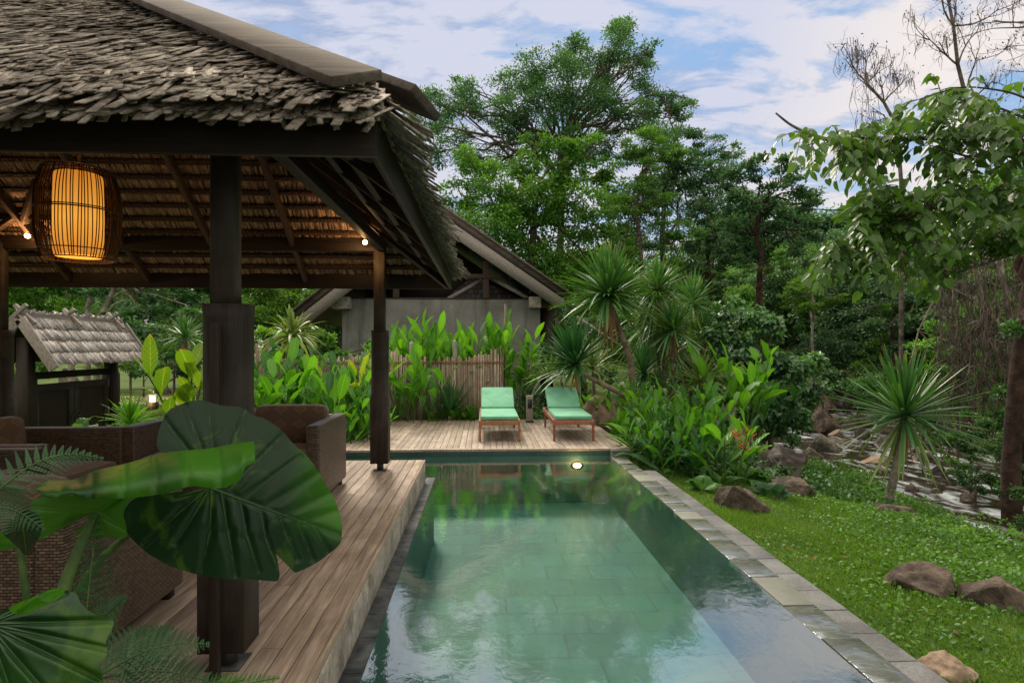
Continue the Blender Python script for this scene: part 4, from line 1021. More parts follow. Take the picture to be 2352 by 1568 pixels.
tree('feathery_tree', 'mid height feathery tree in the middle of the row, right of the tallest one', 'tree', 27,
     [(1530, 215, 32), (1570, 260, 34), (1510, 300, 42), (1480, 370, 48), (1545, 330, 50), (1600, 310, 40), (1640, 340, 40), (1660, 390, 42), (1600, 400, 55), (1530, 430, 60), (1690, 350, 24), (1550, 370, 50), (1630, 450, 50), (1500, 420, 50), (1690, 440, 36), (1660, 500, 44), (1620, 560, 50), (1560, 600, 50), (1470, 460, 55), (1590, 490, 52), (1500, 530, 55), (1440, 560, 52)],
     [(1530, 700), (1520, 560), (1525, 480), (1555, 380)], 'far1', 'bark', .19, 2.7, T_G, tr=.17, dy=1.6, flat=.38, clump=.34, twigs=5, tb=.12, up=.8)
tree('feathery_tree', 'feathery tree with fresh green tiers between the tallest tree and the dark one', 'tree', 22,
     [(1490, 330, 40), (1450, 350, 34), (1530, 350, 34), (1480, 410, 46), (1430, 480, 44), (1520, 470, 44), (1560, 530, 46), (1460, 590, 50), (1540, 620, 44), (1410, 610, 40)],
     [(1480, 700), (1470, 560), (1460, 470), (1490, 380)], 'far4', 'bark', .15, 3.2, T_G, tr=.11, dy=1, flat=.34, clump=.36, twigs=4, tb=.1, up=.8)
tree('dark_leaved_tree', 'dark broad leaved tree with a forked reddish trunk against the open sky', 'tree', 21,
     [(1745, 385, 36), (1700, 410, 40), (1790, 400, 40), (1820, 440, 40), (1770, 450, 46), (1700, 470, 46), (1730, 530, 40), (1850, 470, 34), (1880, 450, 20), (1800, 500, 38), (1850, 530, 34), (1830, 570, 28), (1880, 545, 18), (1680, 530, 34), (1760, 570, 22)],
     [(1742, 700), (1745, 620), (1752, 590), (1735, 540), (1745, 470)], 'far3', 'barkred', .17, 3.2, T_G, tr=.13, dy=1.2, asp=.6, tpl='ovate', clump=.30, twigs=5, tb=.05)
tree('dark_leaved_tree', 'thin dark tree with a straight reddish trunk left of the forked one', 'tree', 23,
     [(1640, 520, 36), (1610, 470, 34), (1660, 575, 36), (1605, 560, 34), (1640, 620, 34), (1590, 620, 30), (1690, 600, 26), (1615, 665, 22)],
     [(1632, 715), (1630, 640), (1625, 580), (1635, 520)], 'far3', 'barkred', .17, 2.6, T_G, tr=.10, dy=1, asp=.6, tpl='ovate', twigs=5)
tree('feathery_tree', 'slender feathery sapling leaning beside the forked reddish trunk', 'tree', 20,
     [(1790, 590, 22), (1810, 610, 18), (1770, 620, 18), (1705, 600, 22), (1690, 640, 20)],
     [(1748, 700), (1752, 640), (1765, 610)], 'far4', 'barkred', .11, 2.4, T_G, tr=.045, dy=.6, flat=.3, up=.8)
# umbrella tree
tree('umbrella_tree', 'small bright yellow green umbrella shaped tree above the far stream bank', 'tree', 26,
     [(1830, 660, 26), (1870, 645, 30), (1905, 655, 24), (1850, 680, 30), (1815, 690, 22), (1895, 690, 24), (1925, 680, 16), (1870, 700, 20)],
     [(1866, 790), (1866, 740), (1862, 715), (1866, 680)], 'far5', 'barkpale', .13, 2.8, None, tr=.08, dy=1, flat=.25, clump=.4, twigs=4, up=.9)
# backdrop behind the villa and stream
BG = 'background trees closing the view'
def bgt(lab, Y, lobes, trunk, mat, ls=.22, name='background_tree', **kw):
    k = dict(dens=2.4, tr=.14, dy=1.5, clump=.32, twigs=1); k.update(kw)
    return tree(name, lab, 'tree', Y, lobes, trunk, mat, 'bark', ls, group=BG, **k)
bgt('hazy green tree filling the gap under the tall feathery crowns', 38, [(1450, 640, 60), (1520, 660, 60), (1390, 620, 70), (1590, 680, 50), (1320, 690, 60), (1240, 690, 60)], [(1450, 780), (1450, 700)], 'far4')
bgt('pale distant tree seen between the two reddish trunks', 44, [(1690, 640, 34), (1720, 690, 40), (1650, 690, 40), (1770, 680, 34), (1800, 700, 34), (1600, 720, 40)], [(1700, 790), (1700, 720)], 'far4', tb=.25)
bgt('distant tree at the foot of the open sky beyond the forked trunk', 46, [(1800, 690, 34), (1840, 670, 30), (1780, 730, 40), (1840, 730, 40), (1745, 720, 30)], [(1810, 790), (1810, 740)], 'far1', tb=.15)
bgt('dark evergreen tree rising above the stream behind the umbrella tree', 34, [(1920, 620, 40), (1960, 600, 46), (2010, 590, 56), (1960, 670, 60), (2020, 690, 70), (1930, 720, 56), (1990, 770, 60), (1920, 790, 50)], [(1970, 840), (1970, 720)], 'far3')
bgt('tall light topped tree on the slope right of the umbrella tree', 31, [(2070, 560, 60), (2120, 610, 60), (2060, 660, 56), (2130, 540, 50), (2180, 580, 60), (2000, 560, 34)], [(2080, 800), (2080, 660)], 'far4', tb=.12)
bgt('mossy green tree overhanging the far bend of the stream', 24, [(2040, 720, 50), (2090, 700, 60), (2150, 720, 60), (2060, 780, 50), (2130, 790, 60), (2020, 800, 40), (2090, 850, 50), (2000, 850, 36), (2160, 860, 50)], [(2080, 900), (2080, 800)], 'far4', ls=.16, asp=.6)
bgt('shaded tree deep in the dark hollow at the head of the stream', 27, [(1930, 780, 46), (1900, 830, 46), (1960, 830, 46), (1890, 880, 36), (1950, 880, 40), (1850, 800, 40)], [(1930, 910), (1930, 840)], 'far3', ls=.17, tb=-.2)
bgt('leafy tree on the right slope behind the bare hanging vines', 19, [(2220, 640, 66), (2290, 600, 66), (2340, 680, 60), (2250, 730, 66), (2330, 780, 60), (2190, 790, 50), (2260, 850, 50)], [(2270, 930), (2270, 760)], 'far4', ls=.15)
bgt('tall tree crown at the right edge high on the slope', 24, [(2250, 480, 70), (2340, 470, 70), (2300, 560, 70), (2200, 540, 50)], [(2300, 800), (2300, 580)], 'far4', ls=.18)
bgt('tree behind the sun deck left of the drooping dracaena heads', 19, [(1300, 740, 46), (1250, 770, 40), (1350, 770, 46), (1420, 740, 40), (1480, 780, 40)], [(1340, 900), (1340, 800)], 'far3', ls=.15)
bgt('tree with dark leaves behind the two heads of dracaena in the middle', 22, [(1500, 720, 44), (1560, 750, 44), (1620, 760, 44), (1680, 770, 44), (1560, 820, 40), (1640, 830, 40)], [(1580, 900), (1580, 820)], 'far3', ls=.16)
bgt('dark dense tree closing the forest wall behind the stream bend', 22.5, [(1990, 640, 50), (2050, 660, 50), (2110, 680, 56), (1980, 720, 50), (2040, 760, 50), (2110, 760, 50), (2170, 700, 50)], [(2050, 900), (2050, 740)], 'far3', ls=.15)
bgt('dark tree filling the slope right of the stream under the overhanging branches', 16.5, [(2140, 620, 40), (2200, 650, 50), (2260, 620, 50), (2170, 720, 50), (2230, 780, 50), (2300, 740, 56), (2340, 840, 50)], [(2220, 930), (2220, 760)], 'far3', ls=.13)
bgt('leafy tree low on the slope at the right edge behind the vines', 14.5, [(2330, 620, 50), (2360, 720, 50), (2300, 820, 46), (2350, 900, 50), (2260, 860, 40)], [(2330, 980), (2330, 800)], 'far4', ls=.12)
# left, behind the gate
LG = 'trees behind the roofed gate'
def lt_(lab, Y, lobes, trunk, mat, **kw):
    k = dict(dens=3.0, tr=.12, dy=1.2, clump=.32, twigs=2); k.update(kw)
    return tree('garden_tree', lab, 'tree', Y, lobes, trunk, mat, 'barkpale', .17, group=LG, **k)
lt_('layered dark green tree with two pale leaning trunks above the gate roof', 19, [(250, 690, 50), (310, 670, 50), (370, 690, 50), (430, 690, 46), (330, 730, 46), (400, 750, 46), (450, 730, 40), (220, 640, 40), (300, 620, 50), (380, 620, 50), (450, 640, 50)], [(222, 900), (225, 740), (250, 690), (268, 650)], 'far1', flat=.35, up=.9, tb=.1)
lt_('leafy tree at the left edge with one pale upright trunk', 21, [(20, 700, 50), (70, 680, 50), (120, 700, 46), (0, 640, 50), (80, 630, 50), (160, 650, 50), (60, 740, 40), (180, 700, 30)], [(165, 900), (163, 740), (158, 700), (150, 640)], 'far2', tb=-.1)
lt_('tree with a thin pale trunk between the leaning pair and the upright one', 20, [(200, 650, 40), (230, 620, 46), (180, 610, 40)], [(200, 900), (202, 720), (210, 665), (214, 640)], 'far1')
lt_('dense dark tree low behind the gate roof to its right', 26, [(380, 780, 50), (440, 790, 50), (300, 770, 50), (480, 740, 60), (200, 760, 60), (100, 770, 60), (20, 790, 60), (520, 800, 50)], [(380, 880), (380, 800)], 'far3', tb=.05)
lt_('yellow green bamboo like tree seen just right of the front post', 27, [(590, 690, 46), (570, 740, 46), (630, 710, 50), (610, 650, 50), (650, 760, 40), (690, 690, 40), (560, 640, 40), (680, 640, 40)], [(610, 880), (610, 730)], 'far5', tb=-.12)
lt_('fresh green tree left of the villa gable behind the fence', 23, [(640, 780, 40), (590, 790, 40), (700, 760, 36), (730, 700, 36), (570, 830, 30), (750, 790, 36)], [(650, 880), (650, 800)], 'far2')
lt_('dark tree at the villa corner under its left eave', 21.5, [(740, 700, 30), (760, 740, 30), (720, 740, 30), (780, 700, 30)], [(745, 880), (745, 760)], 'far3', ls=.12) if False else None
# far wood closing the horizon everywhere
protos = []
def proto(mat, seed):
    R = [(np.array((rng.uniform(-2.2, 2.2), rng.uniform(-2.2, 2.2), rng.uniform(1.2, 7.6))), rng.uniform(1.0, 1.9)) for _ in range(15)]
    t = thing('woodland_tree', 'x', 'tree', (0, 0, 0))
    mb = MB(); mb.tube([(0, 0, -1.5), (.1, 0, 2), (0, .1, 5)], [.22, .16, .08], 7, cap=False)
    for c, r_ in R: limb(mb, (0, 0, 2.5), c, .07, .02)
    mb.build('trunk', M['bark'], t); mb = MB(); crown(mb, R, 2.6, .30, .6, clump=.36); mb.build('crown', M[mat], t); return t
protos = [proto('far4', 1), proto('far3', 2), proto('far1', 3)]
spots = []
for i in range(44):
    a = -0.98 + i / 43 * 1.98 + rng.normal(0, .01)
    r_ = rng.uniform(72, 92); x, y = r_ * math.sin(a), r_ * math.cos(a)
    spots.append((x, y, rng.uniform(1.2, 1.7)))
for i in range(64):        # the slope right of the stream
    y = rng.uniform(11, 40) if i < 34 else rng.uniform(28, 66); dcl = np.interp(y, STREAM[:, 1], STREAM[:, 0]) + np.interp(y, STREAM[:, 1], SHW)
    spots.append((dcl + rng.uniform(4.5, 16), y, rng.uniform(.40, .62) if y < 26 else rng.uniform(.6, .9)))
WN = ['woodland tree standing in the far line of forest', 'woodland tree on the forested slope across the stream']
for i, (x, y, s_) in enumerate(spots):
    o = protos[i % 3] if i < 3 else copy_tree(protos[int(rng.integers(0, 3))])
    o.location = (x, y, tz(x, y) - .2); o.scale = (s_, s_, s_ * rng.uniform(.8, 1.1)); o.rotation_euler = (0, 0, rng.uniform(0, 6.28))
    o['label'] = WN[0] if i < 44 else WN[1]; o['group'] = 'far line of forest' if i < 44 else 'trees on the slope across the stream'

# ---------------------------------------------------------------- bare trees and vines
def branch(mb, p, d, L, r, lev, tips=None, drop=0.):
    n_ = 5; P = [np.array(p, float)]; dd = unit(np.array(d, float))
    for i in range(n_):
        dd = unit(dd + rng.normal(0, .16, 3) + np.array((0, 0, .05 - drop)))
        P.append(P[-1] + dd * L / n_)
    mb.tube(P, np.linspace(r, r * .45, n_ + 1), 5 if lev > 1 else 4, cap=False)
    if tips is not None and lev <= 1: tips.extend(P[1:])
    if lev > 0:
        for _ in range(int(rng.integers(3, 5))):
            k = int(rng.integers(2, n_ + 1))
            branch(mb, P[k], unit(dd + rng.normal(0, .62, 3)), L * rng.uniform(.45, .75), r * .45, lev - 1, tips, drop)
def bare(label, Y, trunk, dirs, L, r, vines=60, lev=3, vl=.9, name='bare_tree'):
    T = np.array([W(px, py, Y) for px, py in trunk])
    if T[0][2] > tz(T[0][0], T[0][1]): T = np.vstack([[T[0][0], T[0][1], tz(T[0][0], T[0][1]) - .2], T])
    t = thing(name, label, 'tree', T[0], 'bare trees on the right')
    mb = MB(); mb.tube(T, np.linspace(r * 1.5, r * .7, len(T)), 8, cap=False); tips = []
    for k, dv in dirs: branch(mb, T[k], dv, L * rng.uniform(.8, 1.15), r * .6, lev, tips)
    mb.build('trunk', M['twig'], t, smooth=True)
    mb = MB(); tips = np.array(tips)
    for _ in range(vines):
        p = tips[rng.integers(len(tips))]; l = rng.uniform(.2, 1) * vl
        mb.tube([p, p + (rng.normal(0, .05), rng.normal(0, .05), -l * .5), p + (rng.normal(0, .09), rng.normal(0, .06), -l)], [.008, .007, .004], 4, cap=False)
    if vines:
        # a few dead leaves
        k = 200; q = tips[rng.integers(0, len(tips), k)] + rng.normal(0, .08, (k, 3))
        leaves(mb, q, unit(rdir(k) + (0, 0, -1)), rdir(k), .09, .04, rng.random(k))
        mb.build('hanging_vines', M['twig'], t)
bare('bare vine hung tree with a rounded tangled top against the open blue sky', 17, [(2070, 420), (2060, 290), (2030, 235), (1990, 190)], [(3, (-.6, 0, .5)), (3, (.1, 0, .9)), (4, (-.5, 0, .7)), (4, (0, .2, 1)), (2, (-.9, 0, .1)), (4, (.4, 0, .5)), (3, (.5, 0, .6))], .95, .045, 150, 3, .8)
bare('tall bare tree with two upright stems at the top right of the photo', 17, [(2235, 420), (2225, 250), (2200, 150), (2190, 60), (2170, -40)], [(2, (.5, 0, 1)), (2, (-.4, 0, 1)), (3, (.6, 0, .7)), (3, (-.8, 0, .6)), (4, (-.6, 0, .8)), (4, (.3, 0, 1)), (4, (.9, 0, .3)), (5, (-.6, 0, .6)), (5, (.2, 0, 1)), (1, (.35, 0, 1)), (3, (-.9, 0, .1))], 1.25, .05, 130, 3, .6)
bare('bare tree with long arching twigs at the extreme top right corner', 16, [(2480, 420), (2440, 200), (2420, 60), (2400, -50)], [(1, (-.9, 0, .6)), (2, (-.9, 0, .3)), (2, (-.7, 0, .8)), (3, (-.8, 0, .2)), (3, (-1, 0, -.1)), (4, (-.8, 0, -.2))], 1.7, .055, 70, 3, .5)
# vine tangle on the right bank
t = thing('vine_tangle', 'brown tangle of dry hanging vines and pale branches on the right bank', 'vines', W(2250, 950, 11.5))
mb = MB()
for _ in range(300):
    px = rng.uniform(2150, 2400); y = rng.uniform(10.5, 12.5); a = W(px, rng.uniform(480, 800), y); l = rng.uniform(.8, 3.2)
    k = 6; P = [a + np.array((0, 0, -l * i / k)) + np.array((rng.normal(0, .05), rng.normal(0, .05), 0)) * i ** .5 for i in range(k + 1)]
    P = [p for p in P if p[2] > tz(p[0], p[1])]
    if len(P) > 2: mb.tube(P, rng.uniform(.004, .012), 4, cap=False)
mb.build('hanging_vines', M['twig'], t)
mb = MB()
for pts, r_ in ((((2230, 560), (2180, 690), (2080, 860), (2000, 990)), .02), (((2340, 480), (2290, 640), (2240, 860), (2100, 1010)), .02)): pass
for pts, r_ in (([(2352, 800), (2290, 740), (2240, 690), (2180, 660)], .05), ([(2180, 610), (2140, 700), (2110, 760), (2080, 880)], .022), ([(2110, 760), (2180, 830), (2210, 850)], .015), ([(2250, 560), (2215, 590), (2170, 640), (2140, 700)], .02), ([(2300, 480), (2290, 560), (2310, 680), (2340, 800)], .06), ([(2352, 590), (2290, 540), (2230, 500), (2170, 470)], .035), ([(2400, 700), (2340, 560), (2310, 480), (2300, 380)], .05), ([(2240, 620), (2260, 700), (2300, 760), (2330, 860)], .03)):
    mb.tube([W(a, b, 11.2) for a, b in pts], np.linspace(r_, r_ * .6, len(pts)), 7, cap=False)
    for _ in range(4):
        a, b = pts[rng.integers(1, len(pts))]; branch(mb, W(a, b, 11.2), rdir(1)[0] * (1, .4, 1), .7, r_ * .4, 1, None, .1)
mb.build('pale_branches', M['barkpale'], t)
# dark trunk at the right edge
tree('creeper_clad_tree', 'thick dark reddish trunk wrapped in creepers at the right edge by the stream', 'tree', 8.6,
     [(2390, 830, 40), (2320, 900, 30), (2360, 960, 34), (2310, 1010, 28), (2350, 1060, 34), (2340, 760, 30), (2320, 1130, 22), (2340, 1190, 26)], [(2326, 1245), (2322, 1080), (2330, 950), (2340, 830), (2358, 700), (2390, 500)], 'coverd', 'barkred', .07, 2.5, None, tr=.15, dy=.35, twigs=3)
# ---------------------------------------------------------------- rocks
def ico(sub=3):
    import bmesh
    bm = bmesh.new(); bmesh.ops.create_icosphere(bm, subdivisions=sub, radius=1)
    V = np.array([v.co[:] for v in bm.verts]); Fc = np.array([[v.index for v in f.verts] for f in bm.faces]); bm.free(); return V, Fc
ICV, ICF = ico(5)
def rock(label, c, size, mat, seed, group=None, rot=0., name='boulder', sub=True):
    r = np.random.default_rng(seed); V = ICV.copy()
    # chop with random planes for facets, then noise
    for _ in range(15):
        n_ = unit(r.normal(size=3)); d_ = r.uniform(.52, .86); k = V @ n_ - d_; V = V - np.clip(k, 0, None)[:, None] * n_ * .97
    off = r.uniform(0, 50, 3)
    nz = np.array([mn.fractal(Vector(v * 1.6 + off), .8, 2.1, 5) for v in V]); nr2 = np.array([abs(mn.fractal(Vector(v * 3.1 + off), .9, 2.2, 5)) for v in V]); V = V * (1 + .10 * nz[:, None] - .07 * nr2[:, None])
    V = V * np.array(size) / 2; a = rot; Rm = np.array([[math.cos(a), -math.sin(a), 0], [math.sin(a), math.cos(a), 0], [0, 0, 1]]); V = V @ Rm.T
    mb = MB(); mb.add(V + np.array(c), ICF); o = mb.build(name, M[mat], org=c, smooth=True)
    return tag(o, label, 'rock', group)
def rk_(label, px, pyb, wpx, hpx, z, mat, seed, group=None, dep=.8, hk=1.9):
    p = G(px, pyb, z); s_ = p[1] / F; wd = wpx * s_; hh = hpx * s_
    return rock(label, p + np.array((0, wd * dep * .35, hh * .12)), (wd, wd * dep, hh * hk), mat, seed, group)
rk_('brown pointed rock in the lawn closest to the pool edge', 1722, 1203, 145, 72, -.60, 'rock', 3, None, .7, 2.6)
rk_('low flat brown rock half sunk behind the pointed lawn rock', 1838, 1142, 130, 40, -.68, 'rock', 4, None, .8, 2.4)
rk_('large wet purplish dark boulder beside the red heliconia', 1815, 1108, 160, 96, -.75, 'rockdark', 6)
rk_('rounded rock at the foot of the single dracaena', 2072, 1206, 104, 42, -.98, 'rock', 8, None, .8, 2.6)
rk_('long brown rock lying in the grass on the lower right', 2165, 1405, 200, 70, -.62, 'rock', 9, None, .8, 2.5)
rk_('brown rock covered by leaves at the right edge beyond the long rock', 2318, 1430, 170, 66, -.64, 'rock', 10, None, .8, 2.5)
rk_('tan rock at the bottom edge of the photo beside the pavers', 2215, 1600, 190, 66, -.48, 'rocktan', 12, None, .8, 2.4)
rk_('small pale stone lying on the lawn at the lower right', 2200, 1462, 26, 16, -.50, 'rocktan', 13)
rk_('big tan cracked boulder right beside the reddish sun lounger', 1408, 992, 150, 85, -.30, 'rocktan', 14)
rk_('grey boulder among the ginger leaves right of the twisted trunk', 1590, 990, 80, 64, -.45, 'rockgrey', 15)
rk_('tan stone under the twisted dracaena trunk', 1480, 980, 66, 60, -.40, 'rocktan', 16)
SG = 'boulders along the stream'
for i, (px, py, w_, h_, z, lab, mt) in enumerate((
    (1905, 1040, 85, 46, -1.4, 'pale rounded boulder standing in the stream nearest the vine bush', 'rockgrey'),
    (1868, 1062, 70, 34, -1.4, 'low pale boulder left of the rounded one at the near bank', 'rockgrey'),
    (1925, 982, 66, 34, -1.4, 'left boulder of the row across the far stream', 'rockgrey'),
    (1962, 984, 54, 32, -1.4, 'middle boulder of the row across the far stream', 'rockgrey'),
    (1998, 984, 50, 26, -1.4, 'right boulder of the row across the far stream', 'rock'),
    (1900, 990, 100, 60, -1.3, 'long sloping brown rock on the left bank of the far stream', 'rock'),
    (1880, 950, 130, 60, -1.25, 'broad reddish rock slab behind the far bend of the stream', 'rock'),
    (1965, 940, 70, 36, -1.3, 'dark mossy rock in the hollow behind the row of boulders', 'rockdark'),
    (2052, 1000, 60, 28, -1.4, 'stone behind the drooping leaves of the lawn dracaena', 'rockgrey'),
    (2020, 1072, 80, 24, -1.42, 'flat tan stone just above the water in mid stream', 'rocktan'),
    (2104, 1134, 46, 24, -1.4, 'small round stone in the water right of the dracaena trunk', 'rock'),
    (2235, 1160, 50, 26, -1.4, 'stone at the right bank near the creeper clad trunk', 'rock'),
    (1945, 1024, 50, 22, -1.42, 'small wet stone in the rapids beside the pale rounded boulder', 'rockgrey'),
    (1985, 1010, 44, 26, -1.4, 'dark wet stone in mid stream upstream of the flat tan one', 'rockdark'),
    (2030, 1022, 40, 22, -1.4, 'grey stone in the water left of the dracaena trunk', 'rockgrey'),
    (2128, 1062, 60, 30, -1.4, 'grey boulder on the far side of the water right of the dracaena trunk', 'rockgrey'),
    (2172, 1098, 48, 26, -1.4, 'dark boulder at the far waterline between dracaena and creeper clad trunk', 'rockdark'),
    (2090, 1030, 50, 28, -1.4, 'grey boulder at the far waterline behind the dracaena trunk', 'rockgrey'),
    (1950, 1088, 46, 24, -1.4, 'brown stone at the near waterline where the bank plants end', 'rock'),
    (1930, 1004, 40, 20, -1.4, 'small pale stone just below the row of boulders', 'rocktan'),
    (2160, 1140, 34, 18, -1.42, 'little stone breaking the water near the right bank', 'rockgrey'))):
    rk_(lab, px, py, w_, h_, z, mt, 30 + i, SG)
rock('large grey rock behind the roofed gate', G(160, 875, -.4), (1.3, 1.1, 1.5), 'rockgrey', 50)
rock('small dark rock on the left lawn near the path', G(375, 905, -.5), (.8, .6, .6), 'rock', 51)

# ---------------------------------------------------------------- plants
def clump(name, label, pos, n, H, L, Wd, mat, cat='plant', group=None, spread=.35, lean=.35, lv=(4, 7), prof='lance', droop=.28, wave=.05, stem=.010, segs=7, tintb=.45, start=.3, fold=.16, bias=None, flower=None):
    pos = np.array(pos, float); t = thing(name, label, cat, pos, group); ms = MB(); B = []; D = []; tl = []; LL = []
    for i in range(n):
        a = rng.uniform(0, 6.28); r_ = spread * math.sqrt(rng.random())
        b = pos + (r_ * math.cos(a), r_ * math.sin(a), 0); h = H * rng.uniform(.65, 1.05)
        o = np.array((math.cos(a), math.sin(a), 0)) * lean * rng.uniform(.3, 1.1) + (bias if bias is not None else 0)
        s = np.linspace(0, 1, 6)[:, None]; P = b + o * h * s ** 1.8 + np.array((0, 0, 1)) * h * s * (1 - .08 * s)
        ms.tube(P, np.linspace(stem, stem * .5, 6), 5, cap=False)
        k = int(rng.integers(*lv)); ph = rng.uniform(0, 6.28); tb = rng.normal(tintb, .18)
        for j in range(k):
            u = start + (1 - start) * (j + .3) / k; q = P[0] * 0 + np.array([np.interp(u, s[:, 0], P[:, m_]) for m_ in range(3)])
            aa = ph + j * PI + rng.normal(0, .45); el = .55 + .75 * u + rng.normal(0, .15); el = min(el, 1.45)
            B.append(q); D.append((math.cos(aa) * math.cos(el) + o[0] * .4, math.sin(aa) * math.cos(el) + o[1] * .4, math.sin(el))); LL.append(L * rng.uniform(.7, 1.15)); tl.append(np.clip(tb + .25 * (u - .6) + rng.normal(0, .1), 0, 1))
    B = np.array(B); D = np.array(D); LL = np.array(LL)
    ms.build('stem', M['stem'], t, smooth=True)
    mb = MB(); blades(mb, B, D, LL, Wd / L * LL, droop * rng.uniform(.4, 1.6, len(B)), tl, prof, segs, fold, wave, twist=rng.normal(0, .35, len(B)))
    mb.build('foliage', M[mat], t, smooth=True)
    if flower is not None: flower(t, pos)
    return t
GG = 'ginger clumps behind the bamboo fence'
for i, (px, Y, H, lab) in enumerate(((915, 13.1, 1.95, 'leftmost ginger clump behind the fence beside the back post'), (965, 12.9, 2.0, 'tall ginger clump behind the fence second from the back post'), (1020, 13.0, 1.95, 'ginger clump behind the middle of the fence'), (1075, 12.9, 1.95, 'ginger clump behind the fence with leaves against the grey wall'), (1125, 13.0, 1.95, 'ginger clump behind the fence just left of the bamboo pole'), (1175, 12.8, 1.85, 'ginger clump right of the bamboo pole against the wall'))):
    x, y = W(px, 800, Y)[:2]
    clump('ginger_plant', lab, (x, y, -.5), 15, H + .38, .66, .155, 'ging', group=GG, spread=.34, lean=.22, lv=(5, 8), start=.45, droop=.22)
# broad leaved plants in front of the fence
def gp(px, py, z=-.45): return G(px, py, z)
def gY(px, Y, z=-.45):
    p = W(px, 900, Y); return np.array((p[0], p[1], z))
clump('ginger_plant', 'tall broad leaved plant in front of the fence right of the back post', gY(925, 11.9), 7, 1.75, .85, .21, 'ging', spread=.22, lean=.5, lv=(4, 6), start=.4, droop=.3, wave=.07)
clump('ginger_plant', 'spreading broad leaved plant in front of the fence with arching leaves', gY(965, 11.7), 5, 1.45, .75, .2, 'ging', spread=.18, lean=.6, lv=(4, 6), start=.45, droop=.35, wave=.07, tintb=.3)
clump('ginger_plant', 'yellowing broad leaved plant behind the sofa beside the back post', gY(800, 11.2), 5, 1.45, .78, .19, 'gingy', spread=.3, lean=.4, lv=(3, 5), start=.3, droop=.25, wave=.08)
LP = 'leafy bed behind the sofa'
for i, (px, Y, H, L, Wd, mt, lab) in enumerate(((612, 10.2, .95, .72, .19, 'ging', 'upright paddle leaved plant next to the front post in the bed behind the sofa'), (650, 10.8, 1.15, .75, .17, 'ging', 'bright paddle leaved plant behind the left half of the sofa'), (700, 10.6, .95, .7, .17, 'ging', 'paddle leaved plant behind the sofa under the drooping strap leaves'), (745, 10.5, .9, .66, .15, 'gingd', 'darker paddle leaved plant behind the right sofa cushion'), (775, 10.0, 1.1, .72, .17, 'ging', 'broad plant behind the sofa arm with upright leaves'), (815, 9.9, .95, .62, .14, 'gingd', 'leafy clump left of the back post with a small orange flower'), (835, 9.5, .75, .5, .12, 'ging', 'low leafy clump at the corner of the sun deck'), (800, 9.4, .5, .42, .11, 'gingd', 'lowest leafy clump by the step between the decks'), (590, 11.3, 1.35, .8, .2, 'gingd', 'tall dark paddle leaved plant hiding the left end of the fence'), (690, 11.6, 1.4, .8, .19, 'ging', 'tall paddle leaved plant against the fence behind the sofa'), (755, 11.7, 1.3, .75, .18, 'gingd', 'tall dark paddle leaved plant against the fence left of the yellowing one'))):
    clump('paddle_plant', lab, gY(px, Y), 13, H * 1.2, L * 1.1, Wd, mt, group=LP, spread=.32, lean=.3, lv=(2, 5), start=.05, droop=.15, prof='paddle', wave=.05)
for i, (px, lab) in enumerate(((905, 'small leafy tuft at the deck edge right of the back post'), (1000, 'small leafy tuft at the fence foot left of the dark sword leaves'), (1040, 'small leafy tuft in front of the dark sword leaves'), (1075, 'small leafy tuft at the fence foot left of the lounger'), (1090, 'upright pale leafy tuft right behind the left lounger'))):
    clump('leafy_tuft', lab, gY(px, 12.02, -.3), 7, .35, .28, .085, 'ging', group='small tufts along the fence foot', spread=.14, lean=.25, lv=(3, 5), start=.05, droop=.12, prof='paddle', stem=.005)
M['deadleaf'] = leafm('dead leaves', (.16, .07, .025), (.38, .24, .10), .2, .7)
# strap lily / pandanus
def rosette(mb, c, n, L, Wd, e0, e1, droop, tb=.5, axis=(0, 0, 1), prof='sword', segs=7, fold=.22, pw=1., jit=.12):
    ax = unit(np.array(axis, float)); a1 = unit(np.cross(ax, (0.1, 1, 0.2))); a2 = np.cross(ax, a1)
    k = np.arange(n); az = k * 2.39996 + rng.normal(0, .15, n); u = (k + .5) / n
    el = np.radians(e0 + (e1 - e0) * u ** pw) + rng.normal(0, jit, n)
    d = (np.cos(az) * np.cos(el))[:, None] * a1 + (np.sin(az) * np.cos(el))[:, None] * a2 + np.sin(el)[:, None] * ax
    l = L * rng.uniform(.72, 1.12, n) * (1 - .15 * np.abs(u - .5))
    dr = droop * rng.uniform(.5, 1.5, n) * (1.1 - u * .8)
    kk = rng.random(n) < .12; dr = np.where(kk, dr + rng.uniform(.15, .6, n) * (1.2 - u), dr)
    blades(mb, np.array(c) + d * .03, d, l, Wd * rng.uniform(.8, 1.15, n), dr, np.clip(tb + .25 * (.5 - u) + rng.normal(0, .16, n), 0, 1), prof, segs, fold)
